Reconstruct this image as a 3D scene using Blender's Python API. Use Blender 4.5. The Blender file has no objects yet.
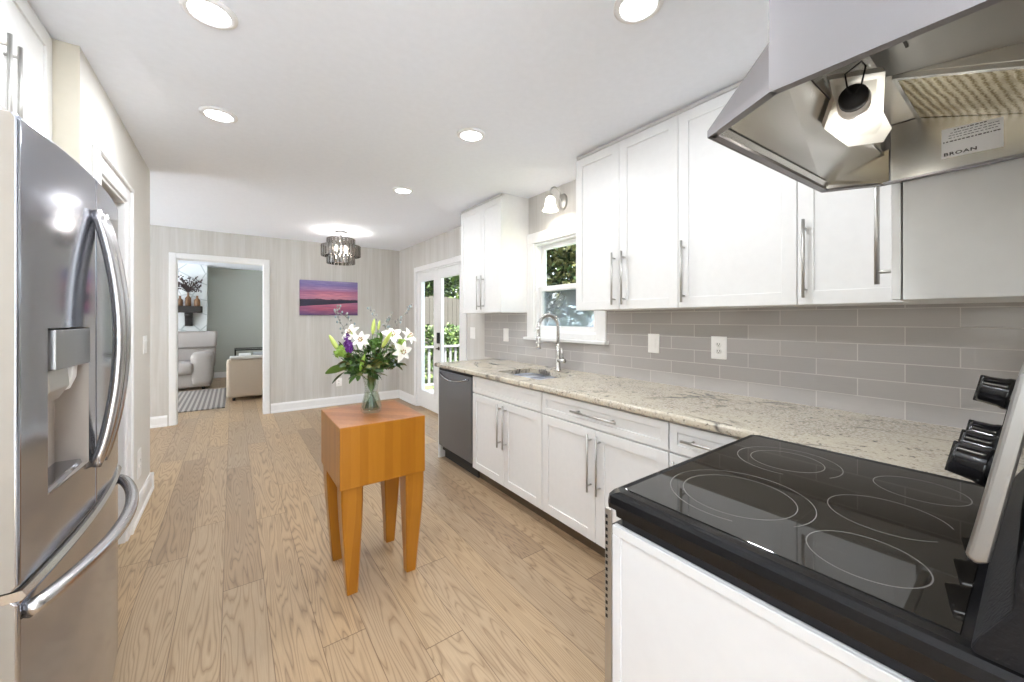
import bpy, bmesh, math, random
from mathutils import Vector, Matrix
PI = math.pi
SC = bpy.context.scene
COL = SC.collection
random.seed(7)

# ------------------------------------------------------------------ camera
cam_d = bpy.data.cameras.new('camera'); cam = bpy.data.objects.new('camera', cam_d); COL.objects.link(cam)
TH = 0.62829
cam.location = (0, 0, 1.3402); cam.rotation_euler = (PI / 2, 0, -TH)
cam_d.sensor_fit = 'HORIZONTAL'; cam_d.sensor_width = 36.0
cam_d.lens = 384.73 / 1024 * 36; cam_d.shift_y = -22.13 / 1024
cam_d.clip_start = 0.02; cam_d.clip_end = 200
SC.camera = cam

# ------------------------------------------------------------------ sky, sun, exposure
w = bpy.data.worlds.new('sky'); SC.world = w; w.use_nodes = True
nt = w.node_tree; nt.nodes.clear()
sky = nt.nodes.new('ShaderNodeTexSky'); sky.sky_type = 'NISHITA'; sky.sun_disc = False
sky.sun_elevation = math.radians(48); sky.sun_rotation = math.radians(250); sky.air_density = 1.2; sky.dust_density = 3.0
mixw = nt.nodes.new('ShaderNodeMixRGB'); mixw.blend_type = 'MIX'; mixw.inputs[0].default_value = 0.55
mixw.inputs[2].default_value = (.86, .94, 1.0, 1)
skm = nt.nodes.new('ShaderNodeVectorMath'); skm.operation = 'SCALE'; skm.inputs[3].default_value = 0.18
bg = nt.nodes.new('ShaderNodeBackground'); bg.inputs[1].default_value = 2.0
out = nt.nodes.new('ShaderNodeOutputWorld')
nt.links.new(sky.outputs[0], skm.inputs[0]); nt.links.new(skm.outputs[0], mixw.inputs[1])
nt.links.new(mixw.outputs[0], bg.inputs[0]); nt.links.new(bg.outputs[0], out.inputs[0])
sun_d = bpy.data.lights.new('sun', 'SUN'); sun_d.energy = 11.0; sun_d.angle = 0.02; sun_d.color = (.96, .98, 1.0)
sun = bpy.data.objects.new('sun', sun_d); COL.objects.link(sun)
sun.rotation_euler = Vector((.14, .40, -.90)).to_track_quat('-Z', 'Y').to_euler()
LAMP_W = 3.4         # one ceiling downlight
SC.view_settings.view_transform = 'Standard'; SC.view_settings.look = 'None'
SC.view_settings.gamma = 1.0; SC.view_settings.exposure = 1.46
SC.view_settings.use_curve_mapping = False
SC.cycles.use_denoising = True
SC.cycles.max_bounces = 14; SC.cycles.diffuse_bounces = 8; SC.cycles.transparent_max_bounces = 16
SC.cycles.caustics_refractive = False; SC.cycles.caustics_reflective = False
SC.cycles.sample_clamp_indirect = 6.0

# ------------------------------------------------------------------ materials
def srgb(r, g, b):
    f = lambda c: (c / 255 / 12.92) if c <= 10 else (((c / 255) + .055) / 1.055) ** 2.4
    return (f(r), f(g), f(b), 1)
class NT:
    def __init__(s, name):
        s.m = bpy.data.materials.new(name); s.m.use_nodes = True
        s.t = s.m.node_tree; s.b = s.t.nodes['Principled BSDF']
    def n(s, typ, **k):
        nd = s.t.nodes.new(typ)
        for a, v in k.items(): setattr(nd, a, v)
        return nd
    def l(s, a, b): s.t.links.new(a, b)
    def v(s, sock, val):
        if hasattr(val, 'is_linked') or isinstance(val, bpy.types.NodeSocket): s.l(val, sock)
        else: sock.default_value = val
    def math(s, op, a, b=0.0, c=0.0):
        nd = s.n('ShaderNodeMath', operation=op); s.v(nd.inputs[0], a); s.v(nd.inputs[1], b); s.v(nd.inputs[2], c)
        return nd.outputs[0]
    def coord(s, which='Object'):
        return s.n('ShaderNodeTexCoord').outputs[which]
    def map(s, vec, scale=(1, 1, 1), loc=(0, 0, 0), rot=(0, 0, 0)):
        nd = s.n('ShaderNodeMapping'); s.l(vec, nd.inputs[0])
        nd.inputs['Location'].default_value = loc; nd.inputs['Rotation'].default_value = rot; nd.inputs['Scale'].default_value = scale
        return nd.outputs[0]
    def noise(s, vec, scale=5, detail=3, rough=.5, dist=0):
        nd = s.n('ShaderNodeTexNoise'); s.l(vec, nd.inputs['Vector'])
        nd.inputs['Scale'].default_value = scale; nd.inputs['Detail'].default_value = detail
        nd.inputs['Roughness'].default_value = rough; nd.inputs['Distortion'].default_value = dist
        return nd.outputs['Fac']
    def ramp(s, fac, stops, interp='LINEAR'):
        nd = s.n('ShaderNodeValToRGB'); s.v(nd.inputs[0], fac); cr = nd.color_ramp; cr.interpolation = interp
        while len(cr.elements) < len(stops): cr.elements.new(.5)
        for e, (p, c) in zip(cr.elements, stops): e.position = p; e.color = c if len(c) == 4 else (*c, 1)
        return nd.outputs[0]
    def mix(s, fac, a, b, mode='MIX'):
        nd = s.n('ShaderNodeMixRGB', blend_type=mode); s.v(nd.inputs[0], fac); s.v(nd.inputs[1], a); s.v(nd.inputs[2], b)
        return nd.outputs[0]
    def bump(s, h, strength=.2, dist=.01):
        nd = s.n('ShaderNodeBump'); s.l(h, nd.inputs['Height']); nd.inputs['Strength'].default_value = strength
        nd.inputs['Distance'].default_value = dist; s.l(nd.outputs[0], s.b.inputs['Normal'])
    def set(s, **k):
        for a, val in k.items(): s.v(s.b.inputs[a.replace('_', ' ')], val)
        return s
G = lambda v: (v, v, v, 1)
def plain(name, col, rough=.5, metal=0, **k):
    q = NT(name); v = q.noise(q.coord(), 30, 2)
    q.set(Base_Color=q.mix(v, tuple(c * .97 for c in col[:3]) + (1,), tuple(min(1, c * 1.03) for c in col[:3]) + (1,)), Roughness=rough, Metallic=metal, **k)
    return q.m
M = {}
M['ceiling'] = plain('ceiling_paint', srgb(240, 244, 252), .8)
M['white_trim'] = plain('white_trim_paint', srgb(236, 236, 236), .35)
M['cabinet'] = plain('cabinet_white_paint', srgb(226, 226, 225), .38)
M['cabinet_gap'] = plain('cabinet_carcass', srgb(205, 203, 200), .5)
M['enamel'] = plain('white_range_enamel', srgb(206, 206, 207), .35)
M['wall_paint'] = plain('light_grey_wall_paint', srgb(222, 219, 213), .7)
M['beige_paint'] = plain('beige_wall_paint', srgb(213, 206, 190), .7)
def wallpaper(name, axis):
    q = NT(name); c = q.coord(); sp = q.n('ShaderNodeSeparateXYZ'); q.l(c, sp.inputs[0])
    cb = q.n('ShaderNodeCombineXYZ'); q.l(sp.outputs[axis], cb.inputs[0])
    q.l(q.math('MULTIPLY', sp.outputs[2], .04), cb.inputs[1])
    a = q.noise(cb.outputs[0], 9, 4, .65); b = q.noise(cb.outputs[0], 45, 3, .6)
    f = q.math('ADD', q.math('MULTIPLY', a, .7), q.math('MULTIPLY', b, .3))
    q.set(Base_Color=q.ramp(f, [(.34, srgb(190, 186, 180)), (.5, srgb(201, 198, 193)), (.64, srgb(210, 208, 205))]), Roughness=.55)
    return q.m
M['paper_far'] = wallpaper('striped_wallpaper', 0)
M['paper_right'] = wallpaper('striped_wallpaper_side', 1)
def floor_mat():
    q = NT('oak_floor'); sp = q.n('ShaderNodeSeparateXYZ'); q.l(q.coord(), sp.inputs[0])
    W, L = .168, 1.9
    xs = q.math('DIVIDE', q.math('ADD', sp.outputs[0], 20.03), W); i = q.math('FLOOR', xs); fx = q.math('FRACT', xs)
    wn = q.n('ShaderNodeTexWhiteNoise', noise_dimensions='1D'); q.l(i, wn.inputs['W'])
    ys = q.math('DIVIDE', q.math('ADD', sp.outputs[1], q.math('MULTIPLY', wn.outputs['Value'], 7.3)), L)
    ys = q.math('ADD', ys, 30); j = q.math('FLOOR', ys); fy = q.math('FRACT', ys)
    cb = q.n('ShaderNodeCombineXYZ'); q.l(i, cb.inputs[0]); q.l(j, cb.inputs[1])
    w2 = q.n('ShaderNodeTexWhiteNoise', noise_dimensions='2D'); q.l(cb.outputs[0], w2.inputs['Vector']); r = w2.outputs['Value']
    g = q.n('ShaderNodeCombineXYZ')
    q.l(q.math('ADD', q.math('MULTIPLY', sp.outputs[0], 8.5), q.math('MULTIPLY', r, 61)), g.inputs[0])
    q.l(q.math('ADD', q.math('MULTIPLY', sp.outputs[1], .62), q.math('MULTIPLY', r, 37)), g.inputs[1])
    n1 = q.noise(g.outputs[0], .8, 2.5, .5, .15)
    rings = q.math('FRACT', q.math('MULTIPLY', n1, 30.0))
    fine = q.n('ShaderNodeCombineXYZ'); q.l(q.math('MULTIPLY', sp.outputs[0], 260), fine.inputs[0]); q.l(q.math('MULTIPLY', sp.outputs[1], 9), fine.inputs[1])
    n2 = q.noise(fine.outputs[0], 1, 3, .6)
    ringc = q.ramp(rings, [(0, G(.1)), (.07, G(.4)), (.3, G(.95)), (.75, G(.9)), (.93, G(.5)), (1, G(.1))])
    f = q.math('MULTIPLY', ringc, q.math('ADD', q.math('MULTIPLY', n2, 1.1), .42))
    base = q.ramp(r, [(0, srgb(152, 127, 100)), (.3, srgb(185, 155, 118)), (.6, srgb(171, 148, 120)), (1, srgb(195, 165, 125))])
    dark = q.ramp(r, [(0, srgb(112, 87, 62)), (.5, srgb(126, 98, 68)), (1, srgb(136, 107, 75))])
    col = q.mix(f, dark, base)
    big = q.noise(q.coord(), .7, 2)
    col = q.mix(q.math('MULTIPLY', big, .35), col, srgb(160, 146, 128))
    ex = q.math('LESS_THAN', q.math('MINIMUM', fx, q.math('SUBTRACT', 1, fx)), .010)
    ey = q.math('LESS_THAN', q.math('MINIMUM', fy, q.math('SUBTRACT', 1, fy)), .0013)
    gap = q.math('MAXIMUM', ex, ey)
    q.set(Base_Color=q.mix(q.math('MULTIPLY', gap, .62), col, srgb(86, 62, 40)), Roughness=q.math('ADD', q.math('MULTIPLY', n2, .15), .33))
    q.bump(q.math('SUBTRACT', q.math('MULTIPLY', f, .12), gap), .25, .002)
    return q.m
M['floor'] = floor_mat()
def granite():
    q = NT('granite'); c = q.coord()
    sp = q.noise(c, 95, 4, .75); s2 = q.noise(q.map(c, loc=(5, 3, 1)), 42, 3, .7); bl = q.noise(c, 5, 3, .6)
    base = q.ramp(sp, [(.30, srgb(104, 94, 82)), (.41, srgb(168, 158, 142)), (.52, srgb(198, 190, 176)), (.75, srgb(222, 218, 208))])
    base = q.mix(q.ramp(bl, [(.4, G(0)), (.62, G(.75))]), base, srgb(206, 197, 178))
    base = q.mix(q.ramp(s2, [(.31, G(.95)), (.42, G(0))]), base, srgb(88, 80, 74))
    v = q.noise(q.map(c, (2.6, 1.0, 1), rot=(0, 0, .45)), 1.5, 4, .6, 1.1)
    d = q.math('ABSOLUTE', q.math('SUBTRACT', v, .5))
    vein = q.ramp(d, [(0, G(1)), (.010, G(.75)), (.03, G(0))])
    mask = q.ramp(q.noise(q.map(c, loc=(3, 7, 2)), 2.6, 2), [(.46, G(0)), (.6, G(1))])
    fv = q.math('MULTIPLY', q.math('MULTIPLY', vein, mask), q.math('ADD', s2, .35))
    q.set(Base_Color=q.mix(fv, base, srgb(66, 62, 62)), Roughness=.16)
    return q.m
M['granite'] = granite()
def tile():
    q = NT('grey_glass_tile'); sp = q.n('ShaderNodeSeparateXYZ'); q.l(q.coord(), sp.inputs[0])
    H, L = .0785, .3048
    zs = q.math('DIVIDE', q.math('SUBTRACT', sp.outputs[2], .914), H); k = q.math('FLOOR', zs); fz = q.math('FRACT', zs)
    odd = q.math('MODULO', k, 2.0)
    # joint rows: odd rows (counting up from the counter) at Y = .49 + n*.3048, even rows at .338 + n*.3048
    ys = q.math('DIVIDE', q.math('ADD', q.math('SUBTRACT', sp.outputs[1], .338 - 3.048), q.math('MULTIPLY', odd, -.1524)), L)
    fy = q.math('FRACT', ys); j = q.math('FLOOR', ys)
    ez = q.math('LESS_THAN', q.math('MINIMUM', fz, q.math('SUBTRACT', 1, fz)), .022)
    ey = q.math('LESS_THAN', q.math('MINIMUM', fy, q.math('SUBTRACT', 1, fy)), .0055)
    g = q.math('MAXIMUM', ez, ey)
    cb = q.n('ShaderNodeCombineXYZ'); q.l(j, cb.inputs[0]); q.l(k, cb.inputs[1])
    wn = q.n('ShaderNodeTexWhiteNoise', noise_dimensions='2D'); q.l(cb.outputs[0], wn.inputs['Vector'])
    br = q.noise(q.map(q.coord(), (1, 3, 130)), 6, 3)
    col = q.ramp(q.math('ADD', q.math('MULTIPLY', wn.outputs['Value'], .5), q.math('MULTIPLY', br, .5)), [(.1, srgb(170, 166, 164)), (.9, srgb(186, 182, 180))])
    q.set(Base_Color=q.mix(g, col, srgb(205, 202, 198)), Roughness=q.math('ADD', q.math('MULTIPLY', g, .5), .16))
    q.bump(q.math('SUBTRACT', q.math('MULTIPLY', br, .1), g), .3, .0015)
    return q.m
M['tile'] = tile()
def steel(name, col, rough, sc=(1, 1, 260), wear=.06):
    q = NT(name); c = q.coord(); a = q.noise(q.map(c, sc), 3, 3); b = q.noise(c, 4, 3)
    q.set(Base_Color=q.mix(q.math('MULTIPLY', b, .35), col, tuple(x * .8 for x in col[:3]) + (1,)), Metallic=1.0,
          Roughness=q.math('ADD', q.math('MULTIPLY', a, wear), rough))
    return q.m
M['steel'] = steel('brushed_steel', (.43, .45, .51, 1), .10)
M['steel_side'] = steel('steel_grey_side', (.52, .50, .47, 1), .42)
M['hood_steel'] = steel('hood_steel', (.31, .295, .30, 1), .24, (260, 1, 1), .12)
q = NT('hood_inner_steel'); c = q.coord(); n1 = q.noise(q.map(c, (7, 14, 14)), 1.2, 4, .6, .6); n2 = q.noise(q.map(c, (1, 1, 1)), 60, 3, .6)
st = q.ramp(q.math('ADD', q.math('MULTIPLY', n1, .8), q.math('MULTIPLY', n2, .25)), [(.2, (.76, .745, .70, 1)), (.9, (.86, .85, .82, 1))])
q.set(Base_Color=st, Metallic=.9, Roughness=.24); M['hood_inner'] = q.m
M['handle_steel'] = steel('satin_handle_steel', (.55, .54, .55, 1), .22)
M['panel_steel'] = steel('satin_panel_steel', (.37, .37, .375, 1), .30)
M['door_edge'] = plain('fridge_door_edge', srgb(150, 143, 135), .5, .35)
M['recess'] = plain('warm_grey_recess', srgb(172, 163, 155), .35, .3)
M['sink_steel'] = plain('satin_sink_steel', (.66, .70, .80, 1), .4, .85)
M['nickel'] = plain('brushed_nickel', (.50, .49, .47, 1), .42, 1)
M['chrome'] = plain('faucet_nickel', (.62, .60, .58, 1), .22, 1)
M['dw_steel'] = steel('dishwasher_steel', (.235, .245, .275, 1), .3)
M['black_gloss'] = plain('black_enamel', (.008, .008, .010, 1), .12)
M['black_frame'] = plain('black_cooktop_frame', (.007, .007, .008, 1), .2, Specular_IOR_Level=.3)
M['black_matte'] = plain('black_plastic', (.013, .013, .015, 1), .5, Specular_IOR_Level=.3)
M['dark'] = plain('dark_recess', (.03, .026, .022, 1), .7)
M['toe'] = plain('brown_toe_kick', srgb(92, 78, 62), .6)
q = NT('black_textured_side'); q.set(Base_Color=(.010, .010, .012, 1), Roughness=.5, Specular_IOR_Level=.25); q.bump(q.noise(q.coord(), 160, 2), .6, .002); M['black_tex'] = q.m
q = NT('cooktop_glass'); q.set(Base_Color=q.mix(q.noise(q.coord(), 300, 2), (.008, .007, .006, 1), (.016, .014, .012, 1)), Roughness=.03, IOR=1.52); M['ceran'] = q.m
M['ring'] = plain('burner_marking', (.17, .165, .16, 1), .35)
q = NT('clear_glass')
gl = q.n('ShaderNodeBsdfGlossy'); gl.inputs['Roughness'].default_value = .02; tr = q.n('ShaderNodeBsdfTransparent'); tr.inputs[0].default_value = (.97, .98, .98, 1)
fr = q.n('ShaderNodeLayerWeight'); fr.inputs[0].default_value = .12; mx = q.n('ShaderNodeMixShader'); ge = q.n('ShaderNodeNewGeometry')
q.l(q.math('MULTIPLY', q.math('MULTIPLY', fr.outputs['Fresnel'], .55), q.math('SUBTRACT', 1.0, ge.outputs['Backfacing'])), mx.inputs[0]); q.l(tr.outputs[0], mx.inputs[1]); q.l(gl.outputs[0], mx.inputs[2])
q.l(mx.outputs[0], q.t.nodes['Material Output'].inputs[0]); M['glass'] = q.m
q = NT('insect_screen_glass')
df = q.n('ShaderNodeBsdfDiffuse'); df.inputs[0].default_value = srgb(150, 156, 162); tr = q.n('ShaderNodeBsdfTransparent'); mx = q.n('ShaderNodeMixShader')
wv = q.noise(q.coord(), 3, 2); q.l(q.math('ADD', q.math('MULTIPLY', wv, .1), .45), mx.inputs[0])
q.l(tr.outputs[0], mx.inputs[1]); q.l(df.outputs[0], mx.inputs[2]); q.l(mx.outputs[0], q.t.nodes['Material Output'].inputs[0]); M['screen'] = q.m
def thin_glass(name, tint, k):
    q = NT(name); gl = q.n('ShaderNodeBsdfGlossy'); gl.inputs['Roughness'].default_value = .03; tr = q.n('ShaderNodeBsdfTransparent'); tr.inputs[0].default_value = tint
    fr = q.n('ShaderNodeLayerWeight'); fr.inputs[0].default_value = .25; mx = q.n('ShaderNodeMixShader')
    q.l(q.math('ADD', q.math('MULTIPLY', fr.outputs['Facing'], k), .03), mx.inputs[0]); q.l(tr.outputs[0], mx.inputs[1]); q.l(gl.outputs[0], mx.inputs[2])
    q.l(mx.outputs[0], q.t.nodes['Material Output'].inputs[0]); return q.m
M['vase'] = thin_glass('vase_glass', (.93, .95, .93, 1), .5)
M['water'] = thin_glass('vase_water', (.88, .93, .86, 1), .15)
q = NT('smoked_crystal')
gl = q.n('ShaderNodeBsdfGlossy'); gl.inputs['Roughness'].default_value = .08; gl.inputs[0].default_value = (.80, .78, .75, 1)
tr = q.n('ShaderNodeBsdfTransparent'); tr.inputs[0].default_value = (.27, .25, .24, 1); mx = q.n('ShaderNodeMixShader'); mx.inputs[0].default_value = .4
q.l(tr.outputs[0], mx.inputs[1]); q.l(gl.outputs[0], mx.inputs[2]); q.l(mx.outputs[0], q.t.nodes['Material Output'].inputs[0]); M['crystal'] = q.m
def emit(name, col, st):
    q = NT(name); q.set(Base_Color=col, Emission_Color=col, Emission_Strength=st); return q.m
M['lens'] = emit('downlight_lens', (.95, .98, 1, 1), 7)
M['bulb'] = emit('lit_bulb', (1, .95, .88, 1), 40)
M['shade'] = emit('lit_frosted_shade', (1, .95, .86, 1), 1.3)
def wood(name, c1, c2, c3, strip=.04, axis=0, end=False):
    q = NT(name); c = q.coord(); sp = q.n('ShaderNodeSeparateXYZ'); q.l(c, sp.inputs[0])
    u = q.math('ADD', sp.outputs[0], sp.outputs[1])
    i = q.math('FLOOR', q.math('DIVIDE', q.math('ADD', u, 9), strip))
    wn = q.n('ShaderNodeTexWhiteNoise', noise_dimensions='1D'); q.l(i, wn.inputs['W'])
    sc = (9, 9, 1.2) if not end else (14, 5, 1)
    g = q.noise(q.map(c, sc), 4, 5, .6, .6)
    f = q.math('ADD', q.math('MULTIPLY', wn.outputs['Value'], .45), q.math('MULTIPLY', g, .55))
    q.set(Base_Color=q.ramp(f, [(.15, c1), (.5, c2), (.85, c3)]), Roughness=.28)
    return q.m
M['block_side'] = wood('honey_maple', srgb(156, 98, 24), srgb(166, 107, 28), srgb(176, 117, 35))
M['block_top'] = wood('block_top_wood', srgb(132, 78, 40), srgb(160, 102, 58), srgb(180, 124, 76), .05, 0, True)
def painting():
    q = NT('sunset_canvas'); sp = q.n('ShaderNodeSeparateXYZ'); q.l(q.coord('Generated'), sp.inputs[0])
    n = q.noise(q.map(q.coord('Generated'), (2.2, 1, 9)), 1.6, 4, .6)
    z = q.math('ADD', sp.outputs[2], q.math('MULTIPLY', q.math('SUBTRACT', n, .5), .10))
    skyc = q.ramp(z, [(0, srgb(70, 60, 100)), (.08, srgb(150, 85, 120)), (.20, srgb(196, 92, 118)), (.33, srgb(216, 128, 150)), (.345, srgb(210, 120, 150)),
                      (.47, srgb(226, 150, 172)), (.58, srgb(235, 150, 165)), (.68, srgb(206, 120, 150)), (.76, srgb(190, 150, 195)), (.88, srgb(140, 130, 195)), (1, srgb(170, 160, 210))])
    hn = q.noise(q.map(q.coord('Generated'), (3.5, 1, .01)), 1.5, 3)
    zz = sp.outputs[2]
    up = q.math('LESS_THAN', zz, q.math('ADD', .41, q.math('MULTIPLY', hn, .11)))
    dn = q.math('GREATER_THAN', zz, q.math('SUBTRACT', .415, q.math('MULTIPLY', q.math('SUBTRACT', 1.25, sp.outputs[0]), .13)))
    band = q.math('MULTIPLY', up, dn)
    edge = q.mix(q.math('LESS_THAN', zz, .43), srgb(70, 48, 72), srgb(44, 40, 68))
    xw = q.ramp(sp.outputs[0], [(0, G(.3)), (.35, G(0)), (.75, G(0)), (1, G(.25))])
    st = q.noise(q.map(q.coord('Generated'), (1.6, 1, 22)), 2.2, 4, .65)
    skyc = q.mix(q.ramp(st, [(.42, G(0)), (.66, G(.55))]), skyc, srgb(96, 76, 130))
    skyc = q.mix(q.ramp(st, [(.30, G(.5)), (.44, G(0))]), skyc, srgb(226, 176, 190))
    q.set(Base_Color=q.mix(1.0, q.mix(band, q.mix(xw, skyc, srgb(110, 95, 160)), edge), (.80, .80, .80, 1), 'MULTIPLY'), Roughness=.5)
    return q.m
M['painting'] = painting()
def filt():
    q = NT('greasy_mesh_filter'); c = q.coord(); sp = q.n('ShaderNodeSeparateXYZ'); q.l(c, sp.inputs[0])
    wv = q.noise(q.map(c, (1, 1, 1)), 14, 2); u = q.math('ADD', q.math('MULTIPLY', sp.outputs[1], 1.0), q.math('MULTIPLY', sp.outputs[0], .12))
    w1 = q.math('MULTIPLY', q.math('ADD', q.math('SINE', q.math('ADD', q.math('MULTIPLY', u, 430), q.math('MULTIPLY', wv, 5.0))), 1.0), .5)
    vo = q.n('ShaderNodeTexVoronoi'); q.l(q.map(c, (1, 1.8, 1)), vo.inputs[0]); vo.inputs['Scale'].default_value = 150
    n = q.noise(c, 11, 3)
    f = q.math('ADD', q.math('MULTIPLY', w1, .5), q.math('MULTIPLY', vo.outputs[0], .55))
    col = q.ramp(f, [(.10, srgb(120, 104, 64)), (.35, srgb(190, 176, 134)), (.7, srgb(240, 234, 212))])
    q.set(Base_Color=q.mix(q.ramp(n, [(.45, G(0)), (.68, G(.6))]), col, srgb(150, 128, 66)), Roughness=.4, Metallic=.5)
    q.bump(f, .8, .004)
    return q.m
M['filter'] = filt()
M['hood_grey'] = plain('galvanised_grey', srgb(158, 158, 154), .5, .3)
M['lamp_plastic'] = plain('white_lamp_housing', srgb(245, 243, 236), .4)
M['sticker'] = plain('sticker_paper', srgb(252, 251, 250), .6)
M['ink'] = plain('sticker_ink', srgb(70, 66, 66), .5)
M['plate'] = plain('white_plastic_plate', srgb(245, 244, 242), .35)
M['slot'] = plain('outlet_slot', srgb(120, 118, 116), .5)
M['bronze'] = plain('dark_bronze', (.05, .042, .036, 1), .35, .9)
M['fabric_grey'] = plain('grey_upholstery', srgb(158, 152, 147), .9)
M['fabric_tan'] = plain('tan_upholstery', srgb(186, 172, 155), .85)
M['throw'] = plain('cream_throw', srgb(214, 210, 204), .9)
M['sage'] = plain('sage_wall_paint', srgb(178, 181, 173), .7)
M['mantel'] = plain('dark_mantel_wood', srgb(30, 24, 21), .5)
M['amber'] = plain('amber_bottle', srgb(104, 72, 42), .3)
M['twig'] = plain('dried_twig', srgb(62, 48, 46), .8)
q = NT('white_stone_chimney'); c = q.coord(); vo = q.n('ShaderNodeTexVoronoi', feature='DISTANCE_TO_EDGE'); q.l(q.map(c, (1, 1, 1)), vo.inputs[0]); vo.inputs['Scale'].default_value = 3.4
q.set(Base_Color=q.mix(q.ramp(vo.outputs[0], [(0, G(.75)), (.05, G(0))]), srgb(222, 226, 226), srgb(150, 160, 160)), Roughness=.7); M['stone'] = q.m
q = NT('striped_rug'); sp = q.n('ShaderNodeSeparateXYZ'); q.l(q.coord(), sp.inputs[0]); n = q.noise(q.coord(), 60, 2)
sx = q.math('FRACT', q.math('MULTIPLY', sp.outputs[0], 16)); q.set(Base_Color=q.mix(q.math('GREATER_THAN', sx, .5), srgb(104, 98, 93), srgb(150, 143, 136)), Roughness=.95); q.bump(n, .5, .01); M['rug'] = q.m
M['leaf_dark'] = plain('dark_leaf', srgb(52, 76, 36), .5)
M['leaf_mid'] = plain('mid_leaf', srgb(86, 120, 50), .5)
M['leaf_light'] = plain('light_leaf', srgb(140, 172, 70), .5)
M['leaf_olive'] = plain('olive_leaf', srgb(104, 104, 52), .55)
M['leaf_blue'] = plain('pale_blue_leaf', srgb(150, 168, 174), .6)
M['tree_dark'] = plain('dark_tree_leaf', srgb(34, 46, 26), .55)  # darkest of the randomly mixed tree leaf tones
M['tree_mid'] = plain('tree_leaf', srgb(60, 78, 38), .55)
M['tree_light'] = plain('young_tree_leaf', srgb(98, 116, 56), .55)
M['tree_olive'] = plain('olive_tree_leaf', srgb(84, 84, 46), .55)
M['stem'] = plain('green_stem', srgb(84, 118, 56), .5)
M['petal'] = plain('white_petal', srgb(248, 245, 236), .5, Subsurface_Weight=.1)
M['bud'] = plain('lily_bud', srgb(190, 204, 110), .45)
M['purple'] = plain('purple_petal', srgb(104, 38, 132), .5)
M['pollen'] = plain('lily_anther', srgb(150, 84, 30), .7)
M['greybud'] = plain('grey_green_bud', srgb(150, 150, 148), .7)
M['berry'] = plain('dark_berry', srgb(32, 24, 40), .3)
M['fence'] = plain('weathered_fence', srgb(84, 78, 70), .85)
M['deck'] = plain('grey_deck', srgb(118, 117, 118), .7)
M['rail'] = plain('deck_rail_paint', srgb(134, 131, 129), .6)
M['bark'] = plain('bark', srgb(82, 70, 58), .9)
q = NT('lawn'); q.set(Base_Color=q.ramp(q.noise(q.coord(), 6, 4), [(.3, srgb(70, 88, 44)), (.7, srgb(120, 134, 72))]), Roughness=.95); M['lawn'] = q.m
M['bounce_ground'] = plain('pale_bounce_ground', srgb(226, 229, 233), .8)  # kept pale so the added ground throws light up into the rooms
M['tarp'] = plain('pale_grey_cover', srgb(176, 182, 190), .5)
M['door_dark'] = plain('dark_closet_door', srgb(58, 50, 44), .6)

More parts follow.
